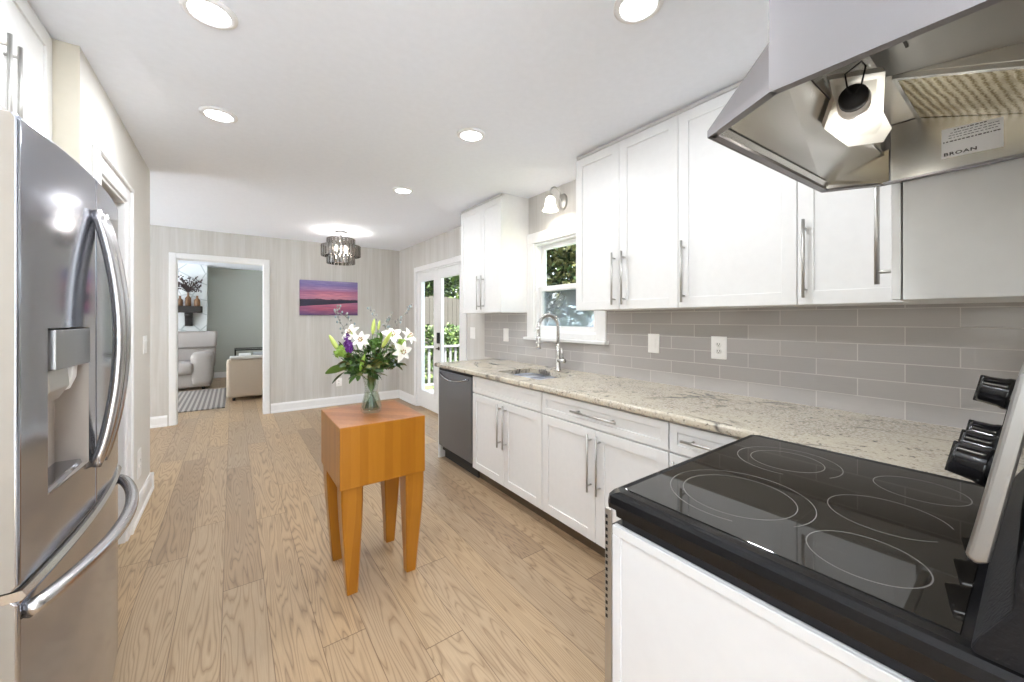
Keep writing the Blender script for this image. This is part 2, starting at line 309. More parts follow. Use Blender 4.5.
# ------------------------------------------------------------------ mesh helpers
ORG = {}
class MB:
    """collects shapes in world coordinates and links them as ONE mesh object"""
    def __init__(s): s.bm = bmesh.new(); s.mats = []; s.mi = 0; s.T = Matrix.Identity(4)
    def mat(s, name):
        if name not in s.mats: s.mats.append(name)
        s.mi = s.mats.index(name); return s
    def _take(s, tmp, smooth=False, T=None):
        tmp.transform(s.T if T is None else s.T @ T)
        me = bpy.data.meshes.new('t'); tmp.to_mesh(me); tmp.free()
        n0 = len(s.bm.faces); s.bm.from_mesh(me); bpy.data.meshes.remove(me)
        s.bm.faces.ensure_lookup_table()
        for f in s.bm.faces[n0:]:
            f.material_index = s.mi; f.smooth = smooth
        return s
    def box(s, a, b, bev=0.0, seg=2, smooth=False, T=None):
        t = bmesh.new(); bmesh.ops.create_cube(t, size=1)
        lo = [min(a[k], b[k]) for k in range(3)]; hi = [max(a[k], b[k]) for k in range(3)]
        for v in t.verts: v.co = Vector([(lo[k] + hi[k]) / 2 + v.co[k] * (hi[k] - lo[k]) for k in range(3)])
        if bev > 0: bmesh.ops.bevel(t, geom=list(t.edges), offset=bev, segments=seg, profile=.6, affect='EDGES')
        return s._take(t, smooth, T)
    def prism(s, pts, z0, z1, axis=2, bev=0.0, seg=2, smooth=False, T=None):
        """polygon extruded along an axis; pts are the two other coordinates in order"""
        t = bmesh.new()
        def mk(p, z):
            if axis == 2: return (p[0], p[1], z)
            if axis == 0: return (z, p[0], p[1])
            return (p[0], z, p[1])
        lo = [t.verts.new(mk(p, z0)) for p in pts]; hi = [t.verts.new(mk(p, z1)) for p in pts]
        t.faces.new(lo[::-1]); t.faces.new(hi); n = len(pts)
        for k in range(n): t.faces.new((lo[k], lo[(k + 1) % n], hi[(k + 1) % n], hi[k]))
        bmesh.ops.recalc_face_normals(t, faces=t.faces)
        if bev > 0: bmesh.ops.bevel(t, geom=list(t.edges), offset=bev, segments=seg, profile=.6, affect='EDGES')
        return s._take(t, smooth, T)
    def loft(s, rings, cap=True, smooth=False, closed=True, T=None):
        t = bmesh.new(); R = [[t.verts.new(p) for p in r] for r in rings]; n = len(R[0])
        for a, b in zip(R, R[1:]):
            for k in range(n if closed else n - 1):
                try: t.faces.new((a[k], a[(k + 1) % n], b[(k + 1) % n], b[k]))
                except ValueError: pass
        if cap and closed:
            t.faces.new(R[0][::-1]); t.faces.new(R[-1])
        bmesh.ops.recalc_face_normals(t, faces=t.faces)
        return s._take(t, smooth, T)
    def tube(s, pts, r, n=10, smooth=True, cap=True, flat=1.0, T=None):
        pts = [Vector(p) for p in pts]; rs = r if isinstance(r, (list, tuple)) else [r] * len(pts)
        rings = []; up = None
        for k, p in enumerate(pts):
            d = (pts[min(k + 1, len(pts) - 1)] - pts[max(k - 1, 0)]).normalized()
            if up is None:
                up = Vector((0, 0, 1)) if abs(d.z) < .9 else Vector((1, 0, 0))
            a = d.cross(up)
            if a.length < 1e-5: a = d.orthogonal()
            a.normalize(); b = a.cross(d).normalized(); up = b
            rings.append([p + rs[k] * (a * math.cos(2 * PI * q / n) + b * flat * math.sin(2 * PI * q / n)) for q in range(n)])
        return s.loft(rings, cap, smooth, T=T)
    def lathe(s, prof, c=(0, 0, 0), n=24, smooth=True, cap=True, T=None):
        rings = [[(c[0] + r * math.cos(2 * PI * k / n), c[1] + r * math.sin(2 * PI * k / n), c[2] + z) for k in range(n)] for r, z in prof]
        return s.loft(rings, cap, smooth, T=T)
    def ring_solid(s, prof, c, n=32, smooth=True, T=None):
        """closed profile (r,z) revolved"""
        t = bmesh.new(); m = len(prof)
        V = [[t.verts.new((c[0] + r * math.cos(2 * PI * k / n), c[1] + r * math.sin(2 * PI * k / n), c[2] + z)) for r, z in prof] for k in range(n)]
        for k in range(n):
            for j in range(m): t.faces.new((V[k][j], V[k][(j + 1) % m], V[(k + 1) % n][(j + 1) % m], V[(k + 1) % n][j]))
        bmesh.ops.recalc_face_normals(t, faces=t.faces); return s._take(t, smooth, T)
    def ball(s, c, r, sc=(1, 1, 1), u=12, v=8, T=None):
        t = bmesh.new(); bmesh.ops.create_uvsphere(t, u_segments=u, v_segments=v, radius=r)
        for q in t.verts: q.co = Vector((c[0] + q.co.x * sc[0], c[1] + q.co.y * sc[1], c[2] + q.co.z * sc[2]))
        return s._take(t, True, T)
    def raw(s, verts, faces, smooth=False):
        t = bmesh.new(); V = [t.verts.new(p) for p in verts]
        for f in faces: t.faces.new([V[k] for k in f])
        return s._take(t, smooth)
    def build(s, name, mat=None, parent=None, **props):
        me = bpy.data.meshes.new(name)
        o = bpy.data.objects.new(name, me); COL.objects.link(o)
        org = ORG.get(parent.name, Vector()) if parent else Vector()
        if parent: o.parent = parent
        else:
            zs = [v.co for v in s.bm.verts]
            org = Vector((sum(v.x for v in zs) / len(zs), sum(v.y for v in zs) / len(zs), min(v.z for v in zs))) if props.pop('_center', False) else Vector()
            o.location = org
        if org.length > 0: s.bm.transform(Matrix.Translation(-org))
        s.bm.to_mesh(me); s.bm.free()
        for k in (s.mats or [mat]): me.materials.append(M[k])
        ORG[o.name] = org.copy()
        for k, v in props.items(): o[k] = v
        return o
def thing(name, label, cat, loc, group=None):
    o = bpy.data.objects.new(name, None); COL.objects.link(o); o.location = loc; ORG[o.name] = Vector(loc)
    o.empty_display_size = .1; o['label'] = label; o['category'] = cat
    if group: o['group'] = group
    return o
def tag(o, label, cat, group=None):
    o['label'] = label; o['category'] = cat
    if group: o['group'] = group
    return o
def struct(mb, name, mat=None, parent=None):
    o = mb.build(name, mat, parent)
    if not parent: o['kind'] = 'structure'
    return o
def bx(a, b, bev=0, seg=2): return MB().box(a, b, bev, seg)

# ------------------------------------------------------------------ room shell
XL, XR, YF, HC = -.523, 2.301, 6.43, 2.495
struct(bx((-3.2, -2.6, -.1), (2.42, 12.0, 0)), 'floor', 'floor')
struct(MB().box((-3.2, 3.9, HC), (2.42, 12.0, HC + .15)).box((-1.47, -2.72, HC), (2.42, 3.9, HC + .15)), 'ceiling', 'ceiling')
b = MB()   # right wall with window and french door openings
WY0, WY1, WZ0, WZ1 = 2.03, 2.80, 1.20, 2.045
DY0, DY1, DZ = 4.17, 5.66, 2.055
for (y0, y1, z0, z1) in ((-.16, WY0, 0, HC), (WY0, WY1, 0, WZ0), (WY0, WY1, WZ1, HC), (WY1, DY0, 0, HC), (DY0, DY1, DZ, HC), (DY1, YF + .12, 0, HC)):
    b.box((XR, y0, z0), (XR + .12, y1, z1))
struct(b, 'wall_right', 'paper_right')
b = MB()
FX0, FX1, FZ = -.575, .355, 2.105
for (x0, x1, z0, z1) in ((-3.2, FX0, 0, HC), (FX0, FX1, FZ, HC), (FX1, XR, 0, HC)): b.box((x0, YF, z0), (x1, YF + .12, z1))
struct(b, 'wall_far', 'paper_far')
b = MB()
PY0, PY1, PZ = 2.66, 3.235, 2.045
LWY0, LWY1 = 2.395, 4.106
for (y0, y1, z0, z1) in ((LWY0 + .1, PY0, 0, HC), (PY0, PY1, PZ, HC), (PY1, LWY1, 0, HC)): b.mat('wall_paint').box((XL - .12, y0, z0), (XL, y1, z1))
b.mat('beige_paint').box((-1.35, LWY0, 0), (XL, LWY0 + .1, HC))
b.bm.faces.ensure_lookup_table()
for f in b.bm.faces:
    if f.normal.x > .9: f.material_index = 0
struct(b, 'wall_left')
b = MB()
for (y0, y1, z0, z1) in ((-2.6, -1.1, 0, HC), (-1.1, .45, 0, 1.15), (-1.1, .45, 2.05, HC), (.45, LWY0 + .1, 0, HC)): b.box((-1.47, y0, z0), (-1.35, y1, z1))
struct(b, 'wall_alcove', 'wall_paint')
b = MB()
for (x0, x1, z0, z1) in ((-1.47, -1.25, 0, HC), (-1.25, .55, 2.35, HC), (.55, 2.42, 0, HC)): b.box((x0, -2.72, z0), (x1, -2.6, z1))
struct(b, 'wall_back', 'wall_paint')
struct(bx((.62, -.16, 0), (2.301, -.045, HC)), 'wall_near', 'wall_paint')
struct(bx((.62, -2.6, 0), (.74, -.16, HC)), 'wall_side', 'wall_paint')
b = MB()
for (y0, y1, z0, z1) in ((LWY1 - .12, 4.3, 0, HC), (4.3, 6.2, 0, .35), (4.3, 6.2, 2.1, HC), (6.2, YF, 0, HC)): b.box((-3.2, y0, z0), (-3.08, y1, z1))
struct(b, 'wall_nook', 'wall_paint')
struct(bx((-3.08, LWY1 - .12, 0), (XL - .12, LWY1, HC)), 'wall_nook_return', 'wall_paint')
# far room shell
struct(bx((-3.2, 11.0, 0), (2.42, 11.12, HC)), 'wall_living_far', 'sage')
struct(bx((1.9, YF + .12, 0), (2.02, 11.0, HC)), 'wall_living_right', 'sage')
b = MB()
for (y0, y1, z0, z1) in ((YF + .12, 6.7, 0, HC), (6.7, 10.3, 2.38, HC), (10.3, 11.0, 0, HC)): b.box((-3.2, y0, z0), (-3.08, y1, z1))
struct(b, 'wall_living_left', 'sage')
struct(bx((-.444, 10.55, 0), (-2.6, 11.0, HC)), 'wall_chimney', 'stone')
struct(bx((-.444, 10.985, 0), (1.9, 11.0, .13)), 'baseboard_living', 'white_trim')

def glazing(name, axis, at, u0, u1, z0, z1, n):
    b = MB(); P_ = lambda u, d, z: (at + d, u, z) if axis == 0 else (u, at + d, z)
    for (a0, a1, c0, c1) in ((u0, u1, z0, z0 + .05), (u0, u1, z1 - .05, z1)): b.box(P_(a0, .0305, c0), P_(a1, .0795, c1))
    for k in range(n + 1): u = u0 + (u1 - u0 - .05) * k / n; b.box(P_(u, .03, z0), P_(u + .05, .08, z1))
    o = struct(b, name, 'white_trim')
    MB().box(P_(u0 + .02, .052, z0 + .02), P_(u1 - .02, .057, z1 - .02)).build('pane', 'glass', o)
glazing('window_added_back', 1, -2.72, -1.25, .55, 0, 2.35, 2)  # unseen glass door added behind the camera to let daylight in
glazing('window_added_alcove', 0, -1.47, -1.1, .45, 1.15, 2.05, 2)  # unseen window added to light the range side and near cabinets
glazing('window_added_nook', 0, -3.2, 4.3, 6.2, .35, 2.1, 2)  # unseen window added as a daylight source for the dining nook
glazing('window_added_living', 0, -3.2, 6.7, 10.3, 0, 2.38, 3)  # unseen glazing added to brighten the living room

# baseboards and casings
def base_x(y0, y1, x, s, h=.135):   # along Y on plane X=x, sticking out s
    return MB().prism([(x, 0), (x + s * .022, 0), (x + s * .022, .02), (x + s * .014, .03), (x + s * .014, h - .025), (x + s * .006, h), (x, h)], y0, y1, axis=1)
def base_y(x0, x1, y, s, h=.135):
    return MB().prism([(y, 0), (y + s * .022, 0), (y + s * .022, .02), (y + s * .014, .03), (y + s * .014, h - .025), (y + s * .006, h), (y, h)], x0, x1, axis=0)
struct(base_y(-3.08, FX0 - .085, YF, -1), 'baseboard_far_left', 'white_trim')
struct(base_y(FX1 + .085, XR, YF, -1), 'baseboard_far', 'white_trim')
struct(base_x(5.745, YF - .022, XR, -1), 'baseboard_right', 'white_trim')
struct(base_x(3.335, LWY1, XL, 1), 'baseboard_left', 'white_trim')
struct(base_y(XL - .12, XL + .022, LWY1, 1), 'baseboard_left_end', 'white_trim')
def casing_y(x0, x1, z1, y, s, wd=.085, t=.02):   # around an opening in a wall Y=const
    b = MB()
    b.box((x0 - wd, y, 0), (x0, y + s * t, z1 + wd), .004, 1); b.box((x1, y, 0), (x1 + wd, y + s * t, z1 + wd), .004, 1)
    b.box((x0 - .001, y, z1), (x1 + .001, y + s * t, z1 + wd), .004, 1)
    b.box((x0 - .0, y, 0), (x0 + .006, y + .12, z1), .001, 1); b.box((x1 - .006, y, 0), (x1, y + .12, z1), .001, 1); b.box((x0 + .0058, y + .001, z1 - .006), (x1 - .0058, y + .119, z1), .001, 1)
    return b
struct(casing_y(FX0, FX1, FZ, YF, -1, .07), 'trim_1', 'white_trim')
b = MB()   # closet door casing on the left wall
for (y0, y1, z0, z1) in ((PY0 - .095, PY0, 0, PZ + .1), (PY1, PY1 + .1, 0, PZ + .1), (PY0 - .001, PY1 + .001, PZ, PZ + .1)):
    b.box((XL, y0, z0), (XL + .014, y1, z1), .003, 1)
b.box((XL + .012, PY0 - .095, PZ + .08), (XL + .028, PY1 + .1, PZ + .1), .004, 1)
b.box((XL + .012, PY1 + .075, 0), (XL + .026, PY1 + .0995, PZ + .0795), .004, 1); b.box((XL + .012, PY0 - .0945, 0), (XL + .026, PY0 - .07, PZ + .0795), .004, 1)
b.box((XL - .12, PY1 - .016, 0), (XL + .004, PY1, PZ), .002, 1); b.box((XL - .12, PY0, 0), (XL + .004, PY0 + .016, PZ), .002, 1); b.box((XL - .119, PY0 + .0155, PZ - .016), (XL + .003, PY1 - .0155, PZ), .002, 1)
struct(b, 'trim_2', 'white_trim')
d = struct(bx((XL - .075, PY0 + .018, .01), (XL - .04, PY1 - .018, PZ - .02), .003), 'door_1', 'door_dark')

# ------------------------------------------------------------------ kitchen window (double hung) on the right wall
b = MB()
cw = .095
b.box((XR - .022, WY0 - cw, WZ0 - .03), (XR, WY0, WZ1 + cw), .004); b.box((XR - .022, WY1, WZ0 - .03), (XR, WY1 + cw, WZ1 + cw), .004)
b.box((XR - .024, WY0 - cw - .002, WZ1), (XR, WY1 + cw + .002, WZ1 + cw + .002), .004)
b.box((XR - .024, WY0 - .0, WZ0 - .03), (XR, WY1 + .0, WZ0 + .02), .004)
for (a, c) in (((XR, WY0, WZ0), (XR + .12, WY0 + .02, WZ1)), ((XR, WY1 - .02, WZ0), (XR + .12, WY1, WZ1)), ((XR + .001, WY0 + .0195, WZ1 - .02), (XR + .119, WY1 - .0195, WZ1)), ((XR + .001, WY0 + .0195, WZ0), (XR + .119, WY1 - .0195, WZ0 + .03))): b.box(a, c, .002, 1)
win = struct(b, 'window_1', 'white_trim')
bx((XR - .055, WY0 - cw - .02, WZ0 - .055), (XR + .01, WY1 + cw + .02, WZ0 - .03), .006).build('window_sill', 'white_trim', win)
zm = 1.615
def sash(name, x, y0, y1, z0, z1, wd, gm):
    b = MB(); b.box((x, y0, z0), (x + .035, y0 + wd, z1), .004, 1); b.box((x, y1 - wd, z0), (x + .035, y1, z1), .004, 1)
    b.box((x + .0006, y0 + wd - .004, z0), (x + .0344, y1 - wd + .004, z0 + wd), .003, 1); b.box((x + .0006, y0 + wd - .004, z1 - wd), (x + .0344, y1 - wd + .004, z1), .003, 1)
    s = b.build(name, 'white_trim', win)
    bx((x + .016, y0 + wd - .004, z0 + wd - .004), (x + .020, y1 - wd + .004, z1 - wd + .004)).build('pane', 'glass', s)
    return s
sash('upper_sash', XR + .06, WY0 + .0205, WY1 - .0205, zm - .02, WZ1 - .02, .04, 'glass')
sash('lower_sash', XR + .022, WY0 + .0205, WY1 - .0205, WZ0 + .0305, zm + .025, .045, 'glass')
bx((XR + .100, WY0 + .02, WZ0 + .03), (XR + .103, WY1 - .02, zm)).build('insect_screen', 'screen', win)

# ------------------------------------------------------------------ french doors
b = MB(); cw = .075
b.box((XR - .02, DY0 - cw, 0), (XR, DY0, DZ + cw), .004); b.box((XR - .02, DY1, 0), (XR, DY1 + cw, DZ + cw), .004); b.box((XR - .02, DY0 - .001, DZ), (XR, DY1 + .001, DZ + cw), .004)
b.box((XR, DY0, 0), (XR + .12, DY0 + .02, DZ), .002, 1); b.box((XR, DY1 - .02, 0), (XR + .12, DY1, DZ), .002, 1); b.box((XR + .001, DY0 + .0195, DZ - .02), (XR + .119, DY1 - .0195, DZ), .002, 1)
struct(b, 'trim_3', 'white_trim')
ym = 4.955
def french(name, y0, y1):
    b = MB(); x = XR + .01; t = .045; st = .12
    b.box((x, y0, .02), (x + t, y0 + st, DZ - .024), .004, 1); b.box((x, y1 - st, .02), (x + t, y1, DZ - .024), .004, 1)
    b.box((x, y0 + st - .001, DZ - .024 - .13), (x + t, y1 - st + .001, DZ - .024), .004, 1); b.box((x, y0 + st - .001, .02), (x + t, y1 - st + .001, .27), .004, 1)
    d = struct(b, name, 'white_trim')
    bx((x + .02, y0 + st - .004, .266), (x + .025, y1 - st + .004, DZ - .15)).build('pane', 'glass', d)
    return d, x
fd1, x = french('door_2', ym + .003, DY1 - .022)
fd2, x = french('door_3', DY0 + .022, ym - .003)
bx((x - .022, ym - .09, 1.0), (x, ym - .02, 1.15), .008, 3).build('keypad_lock', 'black_matte', fd2)
b = MB(); b.lathe([(.026, 0), (.026, .008), (.01, .012), (.01, .045)], n=16, T=Matrix.Translation((x, ym - .055, .93)) @ Matrix.Rotation(-PI / 2, 4, 'Y'))
b.tube([(x - .042, ym - .055, .93), (x - .044, ym - .10, .932), (x - .042, ym - .155, .928)], [.009, .008, .007])
b.build('lever_handle', 'bronze', fd2)

# ------------------------------------------------------------------ cabinet helpers (local: u along the run, d out of the front, z up)
def frame(origin, u, d):
    m = Matrix.Identity(4)
    for k in range(3): m[k][0] = u[k]; m[k][1] = d[k]; m[k][2] = (0, 0, 1)[k]; m[k][3] = origin[k]
    return m
def shaker(T, u0, u1, z0, z1, name, parent, rail=.057, d0=0.0, t=.02, mat='cabinet'):
    b = MB(); b.T = T; g = .0016; u0 += g; u1 -= g; z0 += g; z1 -= g
    bv = .0012
    b.box((u0, d0, z0), (u0 + rail, d0 + t, z1), bv, 1); b.box((u1 - rail, d0, z0), (u1, d0 + t, z1), bv, 1)
    b.box((u0 + rail - .001, d0, z1 - rail), (u1 - rail + .001, d0 + t, z1), bv, 1); b.box((u0 + rail - .001, d0, z0), (u1 - rail + .001, d0 + t, z0 + rail), bv, 1)
    b.box((u0 + rail - .004, d0, z0 + rail - .004), (u1 - rail + .004, d0 + t - .0075, z1 - rail + .004))
    return b.build(name, mat, parent)
def handle(T, u, z0, z1, parent, d0=.02, horiz=None, r=.0062, off=.034):
    b = MB(); b.T = T
    if horiz is None:
        b.tube([(u, d0 + off, z0), (u, d0 + off, z1)], r, 12)
        for z in (z0 + .035, z1 - .035): b.tube([(u, d0 - .001, z), (u, d0 + off, z)], .005, 8)
    else:
        b.tube([(horiz[0], d0 + off, z0), (horiz[1], d0 + off, z0)], r, 12)
        for x in (horiz[0] + .04, horiz[1] - .04): b.tube([(x, d0 - .001, z0), (x, d0 + off, z0)], .005, 8)
    return b.build('handle', 'nickel', parent)
XU = 1.977          # door faces of the upper cabinets
ZU = 1.40
def upper(label, y0, y1, doors, z0=ZU, z1=HC - .012):
    """doors: list of (y0,y1,handle_y)"""
    t = thing('wall_cabinet', label, 'cabinet', (XR - .16, (y0 + y1) / 2, z0))
    b = bx((XU + .02, y0, z0), (XR - .002, y1, HC - .001), .001, 1); b.build('body', 'cabinet', t)
    T = frame((XU + .02, 0, 0), (0, 1, 0), (-1, 0, 0))
    for (a, c, hy) in doors:
        d = shaker(T, a, c, z0, z1 - .022, 'door', t)
        if hy is not None: handle(T, hy, z0 + .03, z0 + .36, d)
    bx((XU + .008, y0, z1 - .014), (XU + .04, y1, z1 + .006), .002, 1).build('top_trim', 'cabinet_gap', t)
    return t
upper('tall white two-door wall cabinet by the french doors', 2.893, 3.655, [(3.236, 3.655, 3.268), (2.893, 3.236, 3.188)])
upper('white two-door wall cabinet just right of the kitchen window', 1.172, 1.949, [(1.570, 1.949, 1.602), (1.172, 1.570, 1.527)])
upper('wide single-door white wall cabinet in the middle of the long run', .622, 1.172, [(.622, 1.172, 1.135)])
upper('narrow white wall cabinet reaching into the corner behind the range hood', -.04, .622, [(.262, .622, .590)])
# cabinet on the near wall, right of the hood
t = thing('wall_cabinet', 'white wall cabinet right of the hood, its plain side facing out', 'cabinet', (1.7, .1, 1.392))
bx((1.478, -.042, 1.392), (1.972, .222, HC - .012), .0015, 1).build('body', 'cabinet', t)
T = frame((1.478, .2262, 0), (1, 0, 0), (0, 1, 0))
d = shaker(T, .0, .47, 1.392, HC - .03, 'door', t); handle(T, .03, 1.44, 1.80, d)

# ------------------------------------------------------------------ base cabinets on the right wall
XB = 1.615; ZB0, ZB1 = .105, .872
TB = frame((XB + .02, 0, 0), (0, 1, 0), (-1, 0, 0))
def base(label, y0, y1):
    t = thing('base_cabinet', label, 'cabinet', (XB + .3, (y0 + y1) / 2, 0))
    b = MB(); b.box((XB + .02, y0, ZB0), (XR - .004, y1, ZB1), .001, 1); b.build('body', 'cabinet', t)
    bx((XB + .075, y0, 0), (XB + .095, y1, ZB0), .001, 1).build('toe_kick', 'toe', t)
    return t
zs = .728
t = thing('base_cabinet', 'white sink cabinet with two doors under a plain top panel', 'cabinet', (XB + .3, 2.34, 0))
b = MB(); y0, y1 = 1.896, 2.783
b.box((XB + .02, y0, ZB0), (XB + .04, y1, ZB1)); b.box((XB + .04, y0, ZB0), (XR - .004, y0 + .018, ZB1)); b.box((XB + .04, y1 - .018, ZB0), (XR - .004, y1, ZB1)); b.box((XB + .04, y0, ZB0), (XR - .004, y1, ZB0 + .018))
b.build('body', 'cabinet', t)
bx((XB + .075, y0, 0), (XB + .095, y1, ZB0), .001, 1).build('toe_kick', 'toe', t)
shaker(TB, 1.897, 2.781, zs + .006, ZB1 - .004, 'front_panel', t, .038)
d = shaker(TB, 2.332, 2.781, ZB0, zs, 'door', t); handle(TB, 2.367, .39, .708, d)
d = shaker(TB, 1.897, 2.331, ZB0, zs, 'door', t); handle(TB, 2.295, .39, .708, d)
t = base('white base cabinet with one wide drawer over two doors, right of the sink', 1.004, 1.894)
d = shaker(TB, 1.005, 1.893, zs + .006, ZB1 - .004, 'drawer', t, .038); handle(TB, 0, .806, 0, d, horiz=(1.28, 1.605))
d = shaker(TB, 1.443, 1.893, ZB0, zs, 'door', t); handle(TB, 1.474, .385, .705, d)
d = shaker(TB, 1.005, 1.442, ZB0, zs, 'door', t); handle(TB, 1.409, .385, .705, d)
t = base('white base cabinet partly hidden behind the far corner of the range', .62, 1.002)
d = shaker(TB, .62, 1.001, zs + .006, ZB1 - .004, 'drawer', t, .038); handle(TB, 0, .806, 0, d, horiz=(.74, .925))
d = shaker(TB, .62, 1.001, ZB0, zs, 'door', t); handle(TB, .962, .385, .705, d)
bx((1.525, -.04, 0), (XR - .004, .618, ZB1), .002, 1).build('corner_base_cabinet', 'cabinet', None, label='white corner base cabinet hidden between the range and the tiled wall', category='cabinet')
tag(bx((XB - .002, 3.418, 0), (XR - .004, 3.440, ZB1), .002, 1).build('end_panel', 'cabinet'), 'narrow white end panel on the far side of the dishwasher', 'panel')
# dishwasher
t = thing('dishwasher', 'dark stainless dishwasher with an arched handle recess, by the sink cabinet', 'dishwasher', (1.9, 3.1, 0))
bx((XB + .03, 2.80, .08), (XR - .02, 3.40, .866)).build('body', 'black_matte', t)
b = MB(); b.box((XB - .008, 2.79, .135), (XB + .03, 3.412, .848), .004); dd = b.build('door', 'dw_steel', t)
b = MB(); pts = []
for k in range(13):
    a = k / 12; yy = 2.83 + .54 * a
    pts.append((XB - .012 - .030 * math.sin(PI * a) ** .6, yy, .825 - .036 * math.sin(PI * a)))
b.tube(pts, .014, 8, flat=.55); b.build('handle', 'steel', dd)
bx((XB - .004, 2.787, .850), (XB + .03, 3.414, .871), .002, 1).build('dark_gap_strip', 'black_matte', t)  # black strip drawn in for the dark gap above the door
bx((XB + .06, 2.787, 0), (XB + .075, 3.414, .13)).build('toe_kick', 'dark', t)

# ------------------------------------------------------------------ countertop with sink cut-out
SX0, SX1, SY0, SY1 = 1.735, 2.085, 2.06, 2.60
XC = 1.59
bm = bmesh.new()
xs_ = [1.512, XC, SX0, SX1, XR - .001]; ys_ = [-.044, .612, SY0, SY1, 3.475]
gv = {}
def gvert(i, j):
    if (i, j) not in gv: gv[(i, j)] = bm.verts.new((xs_[i], ys_[j], .914))
    return gv[(i, j)]
for i in range(4):
    for j in range(4):
        if i == 0 and j > 0: continue
        if i == 2 and j == 2: continue
        bm.faces.new((gvert(i, j), gvert(i + 1, j), gvert(i + 1, j + 1), gvert(i, j + 1)))
r = bmesh.ops.extrude_face_region(bm, geom=list(bm.faces))
for v in [g for g in r['geom'] if isinstance(g, bmesh.types.BMVert)]: v.co.z = .876
bmesh.ops.recalc_face_normals(bm, faces=bm.faces)
ed = [e for e in bm.edges if abs(e.verts[0].co.z - e.verts[1].co.z) < 1e-5 and all((abs(v.co.x - XC) < 1e-4 and v.co.y > .6) or abs(v.co.y - 3.475) < 1e-4 or (abs(v.co.x - 1.512) < 1e-4 and v.co.y < .65) for v in e.verts) and len([f for f in e.link_faces if abs(f.normal.z) > .9]) == 1]
bmesh.ops.bevel(bm, geom=ed, offset=.014, segments=4, profile=.55, affect='EDGES')
b = MB(); b._take(bm)
tag(b.build('countertop', 'granite'), 'speckled cream granite countertop along the tiled wall', 'countertop')
# undermount sink
b = MB()
def bowl(b, x0, x1, y0, y1, zt, zb, th=.012):
    def rr(x0, x1, y0, y1, r, z):
        p = []
        for (cx, cy, a0) in ((x1 - r, y1 - r, 0), (x0 + r, y1 - r, PI / 2), (x0 + r, y0 + r, PI), (x1 - r, y0 + r, 1.5 * PI)):
            for k in range(5): a = a0 + k / 4 * PI / 2; p.append((cx + r * math.cos(a), cy + r * math.sin(a), z))
        return p
    b.loft([rr(x0 - th, x1 + th, y0 - th, y1 + th, .05, zt), rr(x0, x1, y0, y1, .045, zt), rr(x0 + .006, x1 - .006, y0 + .006, y1 - .006, .05, zb + .03),
            rr(x0 + .03, x1 - .03, y0 + .03, y1 - .03, .04, zb), rr(x0 + .14, x1 - .14, y0 + .11, y1 - .11, .02, zb - .002)], cap=False, smooth=True)
    b.loft([rr(x0 + .14, x1 - .14, y0 + .11, y1 - .11, .02, zb - .002), rr(x0 + .03, x1 - .03, y0 + .03, y1 - .03, .04, zb - .004), rr(x0 - .003, x1 + .003, y0 - .003, y1 + .003, .05, zt - .004)], cap=True, smooth=True)
sk = thing('kitchen_sink', 'undermount steel double-bowl sink set in the granite', 'sink', (1.91, 2.33, .68))
bowl(b, SX0 - .005, SX1 + .005, 2.06, 2.345, .8745, .70); b.build('bowl', 'sink_steel', sk)
b = MB(); bowl(b, SX0 - .005, SX1 + .005, 2.395, 2.60, .8745, .72); b.build('bowl', 'sink_steel', sk)
for yy, zz in ((2.20, .700), (2.50, .72)):
    MB().lathe([(.04, 0), (.04, .004), (.03, .004), (.026, .001)], (1.91, yy, zz), 20).build('drain', 'nickel', sk)
# faucet
fc = thing('faucet', 'tall brushed nickel pull-down faucet with a coiled spring neck', 'faucet', (2.165, 2.335, .914))
fx, fy = 2.165, 2.335
MB().lathe([(.028, 0), (.028, .006), (.021, .012), (.019, .12), (.019, .20), (.013, .205), (.013, .24)], (fx, fy, .9145), 20).build('column', 'chrome', fc)
pts = [(fx, fy, .9145 + .23)]
R = .105
for k in range(17):
    a = PI * k / 16; pts.append((fx - R + R * math.cos(a), fy, 1.265 + R * math.sin(a)))
pts.append((fx - 2 * R, fy, 1.20))
MB().tube(pts, .0105, 12).build('hose', 'chrome', fc)
b = MB(); L = [Vector(p) for p in pts]; dense = []
seg = [(L[k + 1] - L[k]).length for k in range(len(L) - 1)]; tot = sum(seg)
coil = []; turns = 44; N = turns * 9
for n_ in range(N + 1):
    dd_ = tot * n_ / N; k = 0
    while k < len(seg) - 1 and dd_ > seg[k]: dd_ -= seg[k]; k += 1
    p = L[k].lerp(L[k + 1], dd_ / seg[k]); tdir = (L[k + 1] - L[k]).normalized(); a1 = Vector((0, 1, 0)); a2 = tdir.cross(a1).normalized(); an = 2 * PI * turns * n_ / N
    coil.append(p + .0145 * (a1 * math.cos(an) + a2 * math.sin(an)))
b.tube(coil, .0025, 5); b.build('spring', 'chrome', fc)
MB().lathe([(.012, .10), (.016, .095), (.019, .07), (.019, .02), (.022, .0), (.017, 0)], (fx - 2 * R, fy, 1.105), 18).build('spray_head', 'chrome', fc)
b = MB(); b.tube([(fx, fy, 1.135), (fx - .06, fy, 1.15), (fx - .13, fy, 1.155), (fx - .19, fy, 1.155)], .0055, 8); b.ring_solid([(.019, 0), (.026, 0), (.026, .014), (.019, .014)], (fx - 2 * R, fy, 1.148), 18); b.build('holder_arm', 'chrome', fc)
b = MB(); b.tube([(fx, fy, 1.0), (fx, fy - .075, 1.0)], .019, 16); b.tube([(fx, fy - .058, 1.0), (fx - .012, fy - .063, 1.05), (fx - .02, fy - .066, 1.10)], [.008, .006, .005], 8); b.build('lever', 'chrome', fc)

